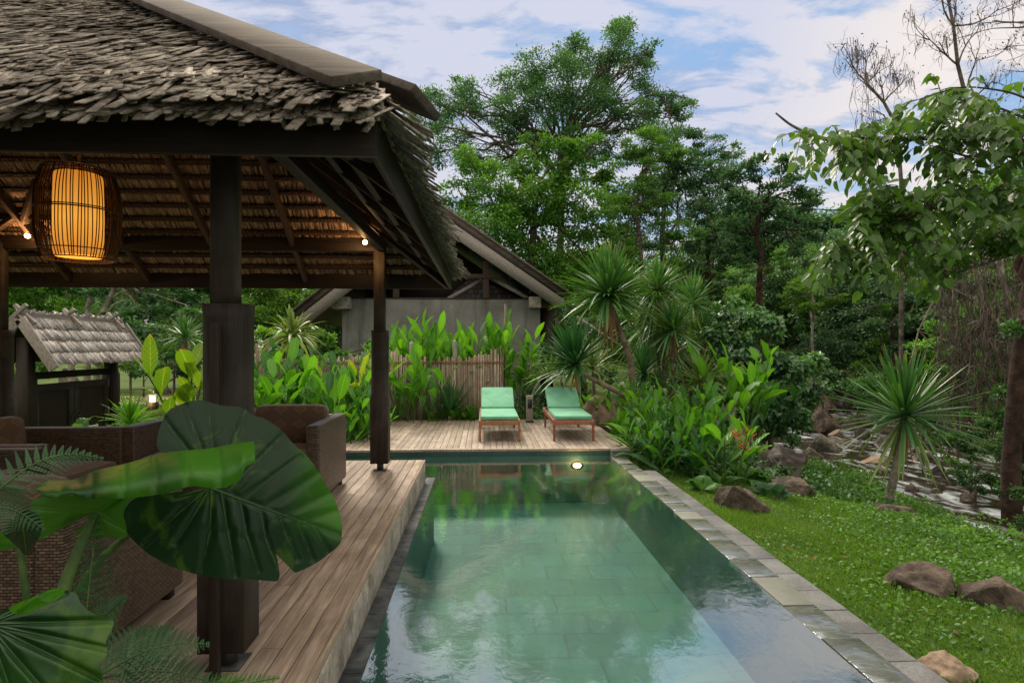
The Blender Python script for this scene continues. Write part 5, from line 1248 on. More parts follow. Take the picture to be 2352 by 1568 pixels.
def dracaena(label, Y, hx, hy, rpx, trunk, n, mat, e0=-45, e1=88, droop=.18, axis=(0, 0, 1), tr=.035, wd=.045, group='dracaena heads in the bed', name='dracaena', base=None, tb=.5, tmat='dtrunk', lowmat=None, lown=None, **kw):
    c = W(hx, hy, Y); R = rpx * Y / F
    T = [W(a, b, Y) for a, b in trunk] + [c]
    b0 = T[0]; gz = tz(b0[0], b0[1])
    if b0[2] > gz: T = [np.array((b0[0], b0[1], gz - .1))] + T
    t = thing(name, label, 'dracaena', T[0], group)
    T = np.array(T)
    # smooth the trunk
    s = np.linspace(0, len(T) - 1, 5 * len(T)); Ts = np.stack([np.interp(s, range(len(T)), T[:, i]) for i in range(3)], 1)
    for _ in range(4): Ts[1:-1] = (Ts[:-2] + Ts[2:] + 2 * Ts[1:-1]) / 4
    rr = np.linspace(tr * 1.25, tr * .9, len(Ts)) * (1 + .07 * np.sin(np.arange(len(Ts)) * 2.3))
    mb = MB(); mb.tube(Ts, rr, 10); mb.build('trunk', M[tmat], t, smooth=True)
    mb = MB(); rosette(mb, c, n, R, wd, e0, e1, droop, tb, axis, **kw); mb.build('leaf_head', M[mat], t, smooth=True)
    if len(trunk) > 1:
        mb = MB(); rosette(mb, c - np.array((0, 0, .05)), (max(10, n // 9) if lown is None else 6), R * .65, wd * .8, -88, -62, .1, .5); mb.build('dead_leaves', M['deadleaf'], t, smooth=True)
    if lowmat and lowmat in M:
        mb = MB(); rosette(mb, c - np.array((0, 0, .03)), lown or n // 3, R * (.95 if lown else 1.05), wd, -72, -30, .12 if lown else .22, .6, axis, **kw); mb.build('drooping_leaves', M[lowmat], t, smooth=True)
    return t
dracaena('tall dracaena with a twisted bare trunk and the biggest round leaf head beside the villa', 11.3, 1397, 682, 136, [(1455, 960), (1452, 890), (1450, 830), (1432, 780), (1412, 730)], 300, 'drac', -22, 88, .14, tr=.055, wd=.060)
dracaena('dracaena leaning left on a ringed trunk, head against the dark villa corner', 11.0, 1322, 838, 122, [(1455, 930), (1430, 905), (1380, 880), (1345, 862)], 190, 'dracd', -8, 85, .10, axis=(-.40, -.1, .9), tr=.045, wd=.05, lown=1)
dracaena('dracaena head rising behind the tallest one to its right', 13.0, 1500, 735, 128, [(1530, 960), (1515, 850)], 140, 'drac', -40, 85, .25, tr=.04, wd=.055, lowmat='dracl')
dracaena('stiff round dracaena head standing high on the right of the group', 14.0, 1590, 695, 86, [(1570, 960), (1572, 820), (1575, 750)], 130, 'drac', -55, 88, .10, tr=.04, wd=.045, lowmat='dracl')
dracaena('dracaena head filling the gap between the tallest head and the stiff round one', 12.6, 1510, 668, 96, [(1530, 960), (1520, 780)], 150, 'drac', -30, 86, .18, tr=.035, wd=.05, lowmat='dracl')
dracaena('dracaena head spreading low to the right of the tan boulder', 12.0, 1545, 760, 92, [(1540, 960), (1545, 850)], 120, 'drac', -30, 86, .2, tr=.035, wd=.05)
dracaena('dark dracaena head low behind the twisted trunk', 12.0, 1478, 860, 98, [(1490, 960)], 110, 'dracd', -30, 85, .15, tr=.04)
dracaena('dark spiky dracaena head under the stiff round one', 13.5, 1618, 775, 82, [(1600, 960), (1606, 850)], 110, 'dracd', -45, 85, .14, tr=.035)
dracaena('small dracaena head between the dark one and the vine bush', 13.0, 1545, 815, 66, [(1550, 960)], 100, 'drac', -40, 85, .2, tr=.035)
dracaena('pale green striped dracaena tuft in front of the vine bush', 11.5, 1605, 880, 92, [(1605, 970)], 100, 'dracl', -15, 85, .25, tr=.035, wd=.04)
dracaena('pale arching dracaena tuft behind the leaning trunk', 12.4, 1360, 850, 90, [(1370, 960)], 90, 'dracl', 0, 85, .25, tr=.035, wd=.04)
dracaena('dracaena with thin arching leaves at the foot of the villa corner', 12.2, 1262, 870, 70, [(1262, 960)], 60, 'dracl', 5, 85, .35, tr=.03, wd=.04)
dracaena('single dracaena with a huge stiff leaf burst on the lawn by the stream', 8.45, 2078, 955, 172, [(2036, 1172), (2048, 1120), (2060, 1060), (2072, 1000)], 150, 'drac', -24, 88, .02, tr=.05, wd=.052, group=None, lowmat='dracl', tmat='barkpale', tb=.40, jit=.08, lown=20)
dracaena('dark fan of sword leaves growing at the foot of the bamboo fence', 12.0, 1032, 955, 96, [(1032, 962)], 46, 'dracd', 38, 86, .06, tr=.03, wd=.055, name='sword_plant')
dracaena('drooping strap leaved plant with folded pale leaves behind the sofa', 12.7, 672, 775, 88, [(655, 900), (660, 830)], 90, 'lily', -10, 86, .62, tr=.04, wd=.062, prof='strap', group=None, name='strap_leaf_plant')
dracaena('pale strap leaved plant showing just right of the front post sleeve', 12.4, 585, 900, 60, [(580, 940)], 50, 'lily', 5, 85, .5, tr=.03, wd=.03, group=None, name='strap_leaf_plant')
dracaena('spiky palm like plant behind the roofed gate', 16, 235, 850, 60, [(235, 900)], 50, 'dracl', 0, 86, .1, tr=.05, wd=.05, group=None, name='spiky_plant')
dracaena('spiky plant left of the front post far behind the yellowing leaves', 16, 425, 775, 66, [(425, 900), (425, 830)], 80, 'drac', -20, 86, .15, tr=.05, wd=.05, group=None, name='spiky_plant')
dracaena('second spiky plant right behind the yellowing leaves near the post', 17, 455, 810, 56, [(455, 900)], 70, 'drac', -20, 86, .15, tr=.05, wd=.05, group=None, name='spiky_plant')
dracaena('grassy sword leaved plant between the wicker seats and the garden lamp', 8.0, 300, 975, 76, [(300, 1020)], 70, 'ging', 15, 86, .2, tr=.03, wd=.028, group=None, name='sword_plant')
# left broad leaves
clump('banana_like_plant', 'bright broad leaved plant with a yellowing leaf left of the front post', gY(422, 9.3), 3, 1.75, .78, .235, 'gingy', spread=.1, lean=.25, lv=(5, 7), start=.45, droop=.25, prof='lance', wave=.09, stem=.022, tintb=.02)
clump('banana_like_plant', 'broad leaved plant with long arching leaves behind the left armchair', gY(190, 6.6, -.4), 3, .95, .78, .22, 'ging', spread=.12, lean=.2, lv=(3, 4), start=.5, droop=.35, wave=.10, stem=.02, bias=np.array((-.05, 0, 0)))
# right bed
RB = 'ginger and heliconia bed beside the pool'
bed = [(1430, 11.2, .9, 'gingd'), (1395, 11.6, .8, 'ging'), (1470, 10.4, 1.1, 'ging'), (1500, 11.4, 1.4, 'ging'), (1540, 10.6, 1.35, 'gingd'), (1580, 11.2, 1.45, 'ging'), (1520, 9.3, 1.05, 'ging'), (1560, 8.8, 1.0, 'gingd'), (1480, 9.3, .75, 'gingd'), (1600, 9.8, 1.25, 'ging'), (1505, 8.6, .75, 'ging'), (1545, 8.2, .7, 'gingd'), (1620, 9.0, .8, 'gingd'), (1450, 10.0, .7, 'ging')]
bl = ['dark leafy ginger clump behind the reddish lounger', 'bright ginger clump over the tan boulder', 'ginger clump at the right corner of the sun deck', 'tall ginger clump behind the twisted trunk', 'deep green ginger clump right of the twisted trunk', 'tall bright ginger clump under the dark dracaena head', 'ginger clump with long stems right beside the deck corner', 'dark ginger clump midway along the bed', 'low dark ginger clump at the edge of the sun deck', 'bright ginger clump left of the red heliconia', 'low bright ginger clump beside the stone block', 'low dark ginger clump above the start of the grey pavers', 'dark clump directly left of the red flower', 'small bright clump between boulder and deck edge']
for (px, Y, H, mt), lab in zip(bed, bl):
    p = gY(px, Y, -.5); p[2] = max(-.75, tz(p[0], p[1])) - .05
    clump('ginger_plant', lab, p, 14, H * 1.05, .44 * rng.uniform(.85, 1.2), .095 * rng.uniform(.8, 1.25), mt, group=RB, spread=.42, lean=.42, lv=(4, 8), start=.12, droop=.34, stem=.008, tintb=rng.uniform(.2, .5))
p = gY(1700, 11.0, -.6); clump('ginger_plant', 'tall glossy broad leaved plant in front of the vine covered bush', p, 12, 1.95, .62, .19, 'ging', spread=.42, lean=.32, lv=(4, 7), start=.45, droop=.22, group=RB)
p = gY(1740, 11.6, -.7); clump('ginger_plant', 'dark glossy broad leaved plant spreading right of the tall glossy one', p, 9, 1.5, .6, .17, 'gingd', spread=.35, lean=.45, lv=(4, 6), start=.4, droop=.3, group=RB)
def redflower(t, pos, sc_=1.0, h=.72, dx=(0, 0)):
    mb = MB()
    for k in range(3):
        b = pos + np.array((.02 + .12 * k + dx[0], -.25 + .05 * k + dx[1], h - .16 * (k % 2)))
        for j in range(6):
            a = (-1) ** j * .9 + rng.normal(0, .15); d_ = np.array((math.sin(a), -.2, .35 + .35 * math.cos(a)))
            blades(mb, (b + (0, 0, .022 * j))[None], d_[None], .13 - .008 * j, .028, .05, [.5], 'sword', 4, .5)
    mb.build('red_flower', M['red'], t)
M['red'] = leafm('red bracts', (.55, .025, .012), (.75, .10, .02), .25, .4, tcol=(1.2, .8, .6))
p = gY(1668, 7.9, -.62)
clump('heliconia_plant', 'heliconia with red lobster claw flowers and upright paddle leaves', p, 9, 1.0, .62, .15, 'ging', spread=.24, lean=.28, lv=(2, 4), start=.3, droop=.15, prof='paddle', flower=redflower, segs=9)
def ofl(t, pos): redflower(t, pos, h=.55)
# ferns
def fern(label, pos, n, L, mat, group=None, el=(25, 70), droop=.45, az=None, pairs=24, pl=.15, name='fern', fine=False):
    pos = np.array(pos, float); t = thing(name, label, 'fern', pos, group); mb = MB(); ms = MB()
    for i in range(n):
        a = rng.uniform(0, 6.28) if az is None else rng.uniform(*az); e = math.radians(rng.uniform(*el)); l = L * rng.uniform(.7, 1.1)
        d = np.array((math.cos(a) * math.cos(e), math.sin(a) * math.cos(e), math.sin(e)))
        s = np.linspace(0, 1, 14); P = pos + d * (s * l)[:, None]; P[:, 2] -= droop * l * s ** 2.2
        ms.tube(P, np.linspace(.004, .0015, 14), 4, cap=False)
        ss = np.linspace(.14, .99, pairs); Q = np.stack([np.interp(ss, s, P[:, k]) for k in range(3)], 1); tg = unit(np.gradient(Q, axis=0))
        sd = unit(np.cross(tg, (0, 0, 1.))); nn = np.cross(sd, tg); w_ = pl * l / L * np.interp(ss, [0, .3, 1], [.7, 1, .06]) + .004
        for sg in (-1, 1):
            dd = unit(sd * sg + tg * .35 - nn * .12)
            tint = np.clip(rng.normal(.5, .12) + rng.normal(0, .06, pairs), 0, 1)
            if not fine: leaves(mb, Q, dd, nn, w_, l / pairs * 1.05, tint)
            else:
                for j in range(pairs):
                    m_ = 13; u = np.linspace(.05, .97, m_); q = Q[j] + dd[j] * (u * w_[j])[:, None] - nn[j] * (.10 * w_[j] * u ** 2)[:, None]
                    pw = l / pairs * .62 * np.interp(u, [0, .2, 1], [.8, 1, .15])
                    for s2 in (-1, 1):
                        d2 = unit(tg[j] * s2 + dd[j] * .55); leaves(mb, q, np.tile(d2, (m_, 1)), np.tile(nn[j], (m_, 1)), pw, w_[j] / m_ * 1.05, np.full(m_, tint[j]))
    ms.build('rachis', M['stem'], t); mb.build('fronds', M[mat], t); return t
FB = 'ferns between the heliconia and the lawn'
for i, (px, py, n, L, mt, lab) in enumerate(((1600, 1115, 14, .55, 'fern', 'fern below the heliconia leaves nearest the pavers'), (1650, 1130, 14, .5, 'fern', 'fern under the red flowers'), (1700, 1105, 16, .6, 'fern', 'bright fern right of the red flowers'), (1745, 1110, 14, .55, 'fern', 'bright fern against the dark boulder'), (1770, 1150, 12, .4, 'fernd', 'dark fern behind the pointed lawn rock'), (1560, 1090, 12, .5, 'fernd', 'dark fern at the start of the grey pavers'), (1640, 1070, 12, .55, 'fern', 'fern behind the heliconia stems'), (1690, 1040, 12, .5, 'fernd', 'shaded fern left of the dark boulder'), (1610, 1160, 10, .35, 'fern', 'low fern at the lawn edge by the pavers'))):
    p = G(px, py, -.62); p[2] = tz(p[0], p[1]); fern(lab, p, n, L, mt, FB)
fern('bright fern between the armchairs and the left lawn', gY(330, 8.6, -.4), 16, .7, 'fern', None, droop=.4)
fern('light fern behind the arm of the left wicker seats', gY(345, 7.6, -.4), 14, .8, 'fern', None, droop=.4)

# ---------------------------------------------------------------- creeper bush and shrubs
def shrub(name, label, Y, lobes, mat, ls, dens, trunk, group=None, **kw):
    k = dict(tr=.07, dy=.5, twigs=2, bark='bark'); k.update(kw); bk = k.pop('bark')
    t = tree(name, label, 'bush', Y, lobes, trunk, mat, bk, ls, dens, group, **k); return t
shrub('creeper_bush', 'huge rounded bush covered in heart shaped creeper leaves beside the stream', 12.5, [(1720, 735, 60), (1765, 770, 66), (1700, 800, 66), (1810, 810, 60), (1750, 850, 76), (1820, 880, 66), (1860, 850, 40), (1700, 880, 60), (1780, 930, 66), (1845, 930, 50), (1660, 780, 46), (1820, 970, 44), (1760, 990, 50), (1660, 710, 34), (1870, 890, 26), (1700, 960, 50)], 'vine', .105, 2.6, [(1770, 1010), (1768, 900)], asp=.8, tpl='heart', clump=.26, flat=.8, droop=.6, twigs=4)
UG = 'undergrowth bushes on the right bank'
for Y, lob, mt, ls, lab in ((12.5, [(2200, 860, 40), (2240, 900, 44), (2290, 880, 44), (2180, 930, 36), (2150, 870, 30)], 'coverd', .07, 'leafy undergrowth bush at the foot of the vine tangle'),
                            (10.2, [(2230, 980, 40), (2280, 960, 44), (2200, 1020, 34), (2260, 1040, 44), (2330, 960, 40), (2310, 1040, 36)], 'coverd', .06, 'fine leaved bush on the bank left of the creeper clad trunk'),
                            (9.6, [(2240, 1100, 34), (2290, 1110, 34), (2190, 1080, 26), (2340, 1080, 34)], 'coverd', .055, 'low bush hanging over the water at the right bank'),
                            (13.5, [(2180, 750, 40), (2230, 720, 44), (2290, 690, 44), (2260, 640, 30)], 'ging', .10, 'bright green bamboo like bush shining through the dry vines'),
                            (17, [(1970, 900, 40), (2010, 890, 36), (2050, 900, 40), (2110, 920, 44), (2160, 960, 40), (2140, 990, 34)], 'coverd', .10, 'dark bush line on the far bank behind the lawn dracaena'),
                            (19, [(1890, 860, 40), (1930, 880, 40), (1990, 870, 40), (2060, 860, 40)], 'far3', .12, 'dark bush at the head of the stream'),
                            (7.4, [(2370, 1120, 34), (2400, 1180, 44), (2370, 1210, 26)], 'coverd', .05, 'bush at the right edge below the creeper clad trunk'),
                            (12.0, [(2120, 800, 34), (2160, 820, 34), (2130, 850, 30)], 'far2', .09, 'mid green bush behind the top of the lawn dracaena')):
    m_ = lob[0]; shrub('bush', lab, Y, lob, mt, ls, 2.4, [(m_[0], m_[1] + m_[2] + 20), (m_[0], m_[1])], UG, tr=.03, clump=.3)
BK = 'bushes along the back of the garden'
for Y, lob, mt, ls, lab in ((15.5, [(400, 840, 30), (440, 860, 34), (360, 850, 26), (460, 820, 30)], 'coverd', .09, 'dense bush left of the front post behind the yellowing leaves'),
                            (18.5, [(300, 800, 30), (340, 790, 30), (390, 800, 30), (280, 830, 24)], 'far4', .10, 'green bush over the path right of the gate roof'),
                            (14.0, [(600, 840, 28), (640, 830, 30), (680, 850, 28)], 'cover', .08, 'bright green bush behind the fence left of the strap leaved plant'),
                            (14.5, [(1640, 850, 44), (1600, 820, 40), (1560, 860, 44), (1620, 900, 40), (1530, 900, 40), (1470, 880, 34)], 'coverd', .09, 'dark bush filling the bed behind the pale dracaena tufts'),
                            (15.5, [(1290, 830, 34), (1250, 850, 30), (1330, 880, 34), (1390, 860, 34), (1240, 910, 30), (1310, 930, 30)], 'coverd', .09, 'dark bush behind the leaning dracaena at the villa corner'),
                            (20, [(560, 860, 30), (620, 850, 34), (670, 850, 30), (720, 840, 30)], 'far2', .11, 'green bush behind the left end of the bamboo fence'),
                            (13.0, [(870, 800, 30), (840, 830, 30), (790, 830, 30), (740, 840, 26)], 'coverd', .08, 'dark bush between villa wall and bamboo fence'),
                            (24, [(20, 850, 26), (70, 840, 26), (110, 850, 26)], 'far4', .12, 'bush on the left lawn edge behind the far left post'),
                            (22, [(330, 850, 22), (310, 840, 18), (350, 845, 18)], 'far1', .10, 'little bushy tree by the path right of the roofed gate'),
                            (27, [(400, 850, 34), (450, 840, 34), (300, 830, 30), (250, 840, 30), (350, 825, 34)], 'far4', .14, 'hedge like bush behind the path left of the front post')):
    m_ = lob[0]; shrub('bush', lab, Y, lob, mt, ls, 2.4, [(m_[0], m_[1] + m_[2] + 12), (m_[0], m_[1])], BK, tr=.04, clump=.3)
# ---------------------------------------------------------------- added unseen wall behind the camera, blocks light to keep the terrace side dark
mb = MB(); mb.b2((-9.5, -1.6, -.5), (-.4, -1.4, 3.4)); mb.b2((-9.5, -1.39, -.5), (-9.3, 1.0, 3.0))
tag(mb.build('wall', M['dark']), kind='structure')

# ---------------------------------------------------------------- lawn and ground cover
def scatter(n, x0, x1, y0, y1, dens=None):
    x = rng.uniform(x0, x1, n); y = y0 + (y1 - y0) * rng.random(n) ** 1.6
    dc, hw_ = sdist(x, y); k = (dc < -hw_ - .15)
    if dens is not None: k &= rng.random(n) < dens(x, y)
    x, y = x[k], y[k]; return np.stack([x, y, terrain(x, y)], 1)
def wild(x, y):
    dc, hw_ = sdist(x, y); e = -dc - hw_
    return np.clip(1.25 - e / 2.6, 0, 1)          # 1 at the water, 0 on the lawn
p = scatter(300000, 2.31, 7.6, 1.6, 9.5, lambda x, y: .15 + .85 * (1 - wild(x, y)) * np.clip(.75 + .7 * vn(x, y, 3.1, 5), .03, 1)); k = len(p)
mb = MB(); hgt = rng.uniform(.02, .055, k) * (1 + .5 * np.clip(vn(p[:, 0], p[:, 1], 2, 6), -1, 1))
leaves(mb, p, unit(rng.normal(0, .45, (k, 3)) + (0, 0, 1)), rdir(k), hgt, rng.uniform(.006, .011, k), np.clip(.5 + .3 * vn(p[:, 0], p[:, 1], 1.7, 7) + rng.normal(0, .18, k), 0, 1))
tag(mb.build('grass', M['grass']), 'short bright green grass of the lawn beside the pool', 'grass', kind='stuff')
p = scatter(150000, 2.31, 8.2, 1.6, 13, lambda x, y: np.clip(.10 + .9 * wild(x, y) + .55 * vn(x, y, 1.6, 8) - .05, .02, 1)); k = len(p)
mb = MB(); w_ = wild(p[:, 0], p[:, 1]); h_ = rng.random(k) ** 1.5 * (.035 + .32 * w_ ** 2 * np.clip(.5 + vn(p[:, 0], p[:, 1], 2.3, 9), 0, 1.6)); p[:, 2] += h_
sz_ = rng.uniform(.022, .042, k) * (1 + .5 * w_)
leaves(mb, p, unit(rdir(k) + (0, 0, .1)), unit(rng.normal(0, .4, (k, 3)) + (0, 0, 1)), sz_, sz_ * .75, np.clip(.42 + .35 * vn(p[:, 0], p[:, 1], 2.6, 10) + 1.2 * h_ - .1 * w_ + rng.normal(0, .15, k), 0, 1), 'ovate')
tag(mb.build('ground_cover', M['cover']), 'creeping leafy ground cover spreading from the lawn down to the stream bank', 'ground cover', kind='stuff')
p = rng.random((9000, 2)) * (3.6, 4.6) + (2.3, 7.9); p = np.column_stack([p, terrain(p[:, 0], p[:, 1]) + rng.random(9000) ** 2 * .35]); k = len(p)
mb = MB(); sz_ = rng.uniform(.04, .09, k); leaves(mb, p, rdir(k), unit(rng.normal(0, .4, (k, 3)) + (0, 0, 1)), sz_, sz_ * .6, rng.random(k) * .6, 'ovate')
tag(mb.build('bed_undergrowth', M['coverd']), 'low dark leafy undergrowth of the planted bed beside the pool', 'undergrowth', kind='stuff')
x = rng.uniform(6.5, 30, 60000); y = rng.uniform(3, 34, 60000); dc, hw_ = sdist(x, y); q = (dc > hw_ - .1) & (dc < hw_ + 12); x, y = x[q], y[q]
p = np.stack([x, y, terrain(x, y) + rng.random(len(x)) ** 2 * .5], 1); k = len(p); mb = MB(); sz_ = rng.uniform(.06, .14, k)
leaves(mb, p, rdir(k), unit(rng.normal(0, .5, (k, 3)) + (-.2, -.3, 1)), sz_, sz_ * .6, rng.random(k), 'ovate')
tag(mb.build('slope_undergrowth', M['coverd']), 'dense undergrowth covering the slope across the stream', 'undergrowth', kind='stuff')
x = rng.uniform(-14, -2.3, 70000); y = 7.1 + rng.random(70000) ** 1.5 * 16; p = np.stack([x, y, terrain(x, y)], 1); k = len(p); mb = MB()
leaves(mb, p, unit(rng.normal(0, .45, (k, 3)) + (0, 0, 1)), rdir(k), rng.uniform(.05, .12, k), rng.uniform(.012, .02, k), np.clip(rng.normal(.5, .2, k), 0, 1))
tag(mb.build('left_grass', M['grass']), 'grass of the garden lawn left of the villa', 'grass', kind='stuff')
x = rng.uniform(-6, 2.6, 16000); y = rng.uniform(12.1, 16.8, 16000); x = np.concatenate([x, rng.uniform(-7, -2.2, 8000)]); y = np.concatenate([y, rng.uniform(8.8, 12.2, 8000)])
p = np.stack([x, y, terrain(x, y) + rng.random(len(x)) ** 2 * .45], 1); k = len(p); mb = MB(); sz_ = rng.uniform(.06, .12, k)
leaves(mb, p, rdir(k), unit(rng.normal(0, .4, (k, 3)) + (0, 0, 1)), sz_, sz_ * .5, rng.random(k), 'ovate')
tag(mb.build('back_undergrowth', M['coverd']), 'low leafy undergrowth around the fence and villa', 'undergrowth', kind='stuff')
# fallen leaves
p = scatter(45, 2.4, 6.5, 2, 8); k = len(p); p[:, 2] += .035; mb = MB()
leaves(mb, p, unit(rdir(k) * (1, 1, .1)), unit(rng.normal(0, .3, (k, 3)) + (0, 0, 1)), rng.uniform(.05, .09, k), .035, rng.random(k), 'ovate')
tag(mb.build('fallen_leaves', M['deadleaf']), 'scattered brown fallen leaves on the lawn', 'leaves', kind='stuff')

# ---------------------------------------------------------------- near tree hanging in from the right
NY = 6.0
t = thing('overhanging_tree', 'near tree reaching in from the right edge, long branches with heart shaped leaves', 'tree', (8.6, 5.2, tz(8.6, 5.2)))
br_ = {'a': ([(2700, 420), (2500, 345), (2352, 326), (2200, 316), (2110, 318), (1980, 325), (1900, 322), (1850, 305), (1812, 285), (1782, 260)], .040),
       'b': ([(2700, 430), (2500, 372), (2352, 354), (2290, 352), (2225, 362), (2160, 340)], .034),
       'c': ([(2720, 560), (2500, 490), (2352, 474), (2240, 468), (2160, 470), (2080, 500), (1990, 560), (1900, 610)], .045),
       'd': ([(2160, 470), (2040, 478), (1940, 484), (1860, 480), (1790, 468)], .012),
       'e': ([(2500, 372), (2380, 280), (2260, 235), (2150, 225)], .02),
       'g': ([(2500, 345), (2420, 260), (2330, 212), (2210, 196), (2090, 235)], .018),
       'f': ([(2500, 490), (2400, 560), (2280, 600), (2160, 640)], .022)}
mb = MB(); BP = {}
for k_, (pts, r_) in br_.items():
    P = np.array([W(a, b, NY + .25 * math.sin(i * 1.3 + ord(k_)) + (a - 2000) * .0006) for i, (a, b) in enumerate(pts)])
    s = np.linspace(0, len(P) - 1, 6 * len(P)); P = np.stack([np.interp(s, range(len(P)), P[:, i]) for i in range(3)], 1)
    for _ in range(5): P[1:-1] = (P[:-2] + P[2:] + 2 * P[1:-1]) / 4
    mb.tube(P, np.interp(np.linspace(0, 1, len(P)), [0, .6, 1], [r_, r_ * .55, r_ * .22]), 8, cap=False); BP[k_] = P
mb.tube([(8.6, 5.2, tz(8.6, 5.2) - .2), (8.3, 5.5, 1.0), (8.0, 5.8, 2.4), W(2700, 425, 6.2)], [.22, .18, .12, .06], 10, cap=False)
mb.tube([(8.3, 5.5, 1.0), (8.2, 5.6, 2.0), W(2720, 560, 6.2)], [.1, .08, .05], 8, cap=False)
mb.build('trunk', M['bark'], t, smooth=True)
def inpoly(x, y, poly):
    c = False; j = len(poly) - 1
    for i in range(len(poly)):
        xi, yi = poly[i]; xj, yj = poly[j]
        if (yi > y) != (yj > y) and x < (xj - xi) * (y - yi) / (yj - yi) + xi: c = not c
        j = i
    return c
pA = [(1812, 350), (1880, 338), (1940, 320), (2000, 262), (2120, 240), (2230, 185), (2300, 262), (2420, 240), (2420, 620), (2280, 540), (2180, 600), (2100, 560), (1990, 545), (1925, 480), (1945, 420), (1875, 385)]
pB = [(1830, 625), (1880, 575), (1960, 520), (2060, 480), (2200, 540), (2180, 620), (2120, 700), (2060, 655), (1990, 620), (1900, 650)]
mb = MB(); ml = MB(); allb = np.vstack([BP[k_] for k_ in 'abcefg']); nt_ = 0
while nt_ < 400:
    px, py = rng.uniform(1800, 2420), rng.uniform(180, 710)
    if not (inpoly(px, py, pA) or inpoly(px, py, pB)): continue
    if py > 320 and px > 2000 and rng.random() < .3: nt_ += .3; continue
    e = W(px, py, NY + rng.uniform(-.75, .75)); dist = np.linalg.norm(allb - e, axis=1) + (allb[:, 0] < e[0]) * .35
    k_ = np.argsort(dist)[int(rng.integers(0, 6))]; a = allb[k_]
    if np.linalg.norm(e - a) > 1.6: continue
    if np.linalg.norm(e - a) < .25: e = a + unit(rdir(1)[0] + (-.4, 0, -.1)) * .4
    s = np.linspace(0, 1, 9)[:, None]; P = a + (e - a) * s + np.array((0, 0, 1)) * (.16 * np.linalg.norm(e - a) * np.sin(s * PI)) ; P[-3:, 2] -= np.array((.01, .03, .06))
    mb.tube(P, np.linspace(.007, .0025, 9), 4, cap=False)
    L_ = np.linalg.norm(e - a); m_ = max(6, int(L_ / .055)); u = np.linspace(.2, 1, m_); Q = np.stack([np.interp(u, s[:, 0], P[:, i]) for i in range(3)], 1); tg = unit(np.gradient(Q, axis=0))
    sd = unit(np.cross(tg, (0, 0, 1.))); sg = np.where(np.arange(m_) % 2, 1., -1.)[:, None]
    d_ = unit(sd * sg * rng.uniform(.5, 1, (m_, 1)) + tg * .5 + np.array((0, 0, -1)) * rng.uniform(.25, .95, (m_, 1)) + rng.normal(0, .12, (m_, 3)))
    nr = unit(np.array((0, 0, 1.)) * .9 + d_ * .3 + rng.normal(0, .3, (m_, 3)))
    ls = rng.uniform(.07, .145, m_); tt = np.clip(.42 + (e[2] - 3.0) * .06 + rng.normal(0, .15) + rng.normal(0, .12, m_), 0, 1)
    leaves(ml, Q + d_ * .02, d_, nr, ls, ls * .72, tt, 'heart'); nt_ += 1
mb.build('twigs', M['twig'], t); ml.build('foliage', M['big'], t, smooth=False)
# curved bare shoot with a leaf bud hanging under it
mb = MB(); mb.tube([W(2035, 620, 6), W(2040, 680, 6), (W(2020, 700, 6)), W(1975, 712, 6), W(1960, 712, 6)], [.012, .011, .010, .010, .016], 6)
mb.build('hanging_shoot', M['twig'], t)

# ---------------------------------------------------------------- giant elephant ear plant in front of the post
def zc(p): return (p[0] * .34375, 918.7 + p[1] * .34345)
m, nt, out = new_mat('giant leaf'); N = NT(nt); Lf = N.lf()
n = N.noise(N.coord(), 4, 4); n2 = N.noise(N.coord(), 26, 3)
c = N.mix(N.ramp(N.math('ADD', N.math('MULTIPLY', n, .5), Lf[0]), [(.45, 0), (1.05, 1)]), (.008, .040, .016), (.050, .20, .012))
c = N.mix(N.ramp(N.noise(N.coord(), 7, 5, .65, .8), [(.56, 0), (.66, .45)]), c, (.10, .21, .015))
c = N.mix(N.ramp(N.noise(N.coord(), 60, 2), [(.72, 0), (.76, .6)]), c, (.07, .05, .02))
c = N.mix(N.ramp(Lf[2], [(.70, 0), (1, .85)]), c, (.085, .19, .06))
bp = N('Bump', {'Strength': .7, 'Distance': .012, 'Height': N.math('ADD', N.math('MULTIPLY', n, .8), N.math('MULTIPLY', n2, .25))}).outputs[0]
p = N('BsdfPrincipled', {'Base Color': c, 'Roughness': .40, 'Specular IOR Level': .4, 'Normal': bp})
tr = N('BsdfTranslucent', {'Color': N.mix(1, c, (1.9, 1.9, .35), 'MULTIPLY')})
x_ = N('MixShader', {0: .34, 1: p.outputs[0], 2: tr.outputs[0]}); nt.links.new(x_.outputs[0], out.inputs[0]); M['ear'] = m
def resample(pts, n, closed=True):
    P = np.array(pts, float); 
    if closed: P = np.vstack([P, P[:1]])
    # Catmull-Rom through the outline
    Q = []
    m_ = len(P) - 1
    for i in range(m_):
        p0 = P[(i - 1) % m_] if closed else P[max(i - 1, 0)]; p1 = P[i]; p2 = P[i + 1]; p3 = P[(i + 2) % m_] if closed else P[min(i + 2, m_)]
        for t_ in np.linspace(0, 1, 12, endpoint=False):
            Q.append(.5 * ((2 * p1) + (-p0 + p2) * t_ + (2 * p0 - 5 * p1 + 4 * p2 - p3) * t_ ** 2 + (-p0 + 3 * p1 - 3 * p2 + p3) * t_ ** 3))
    if not closed: Q.append(P[-1])
    Q = np.array(Q); d_ = np.concatenate([[0], np.cumsum(np.linalg.norm(np.diff(Q, axis=0), axis=1))])
    s = np.linspace(0, d_[-1], n, endpoint=not closed); return np.stack([np.interp(s, d_, Q[:, i]) for i in (0, 1)], 1)
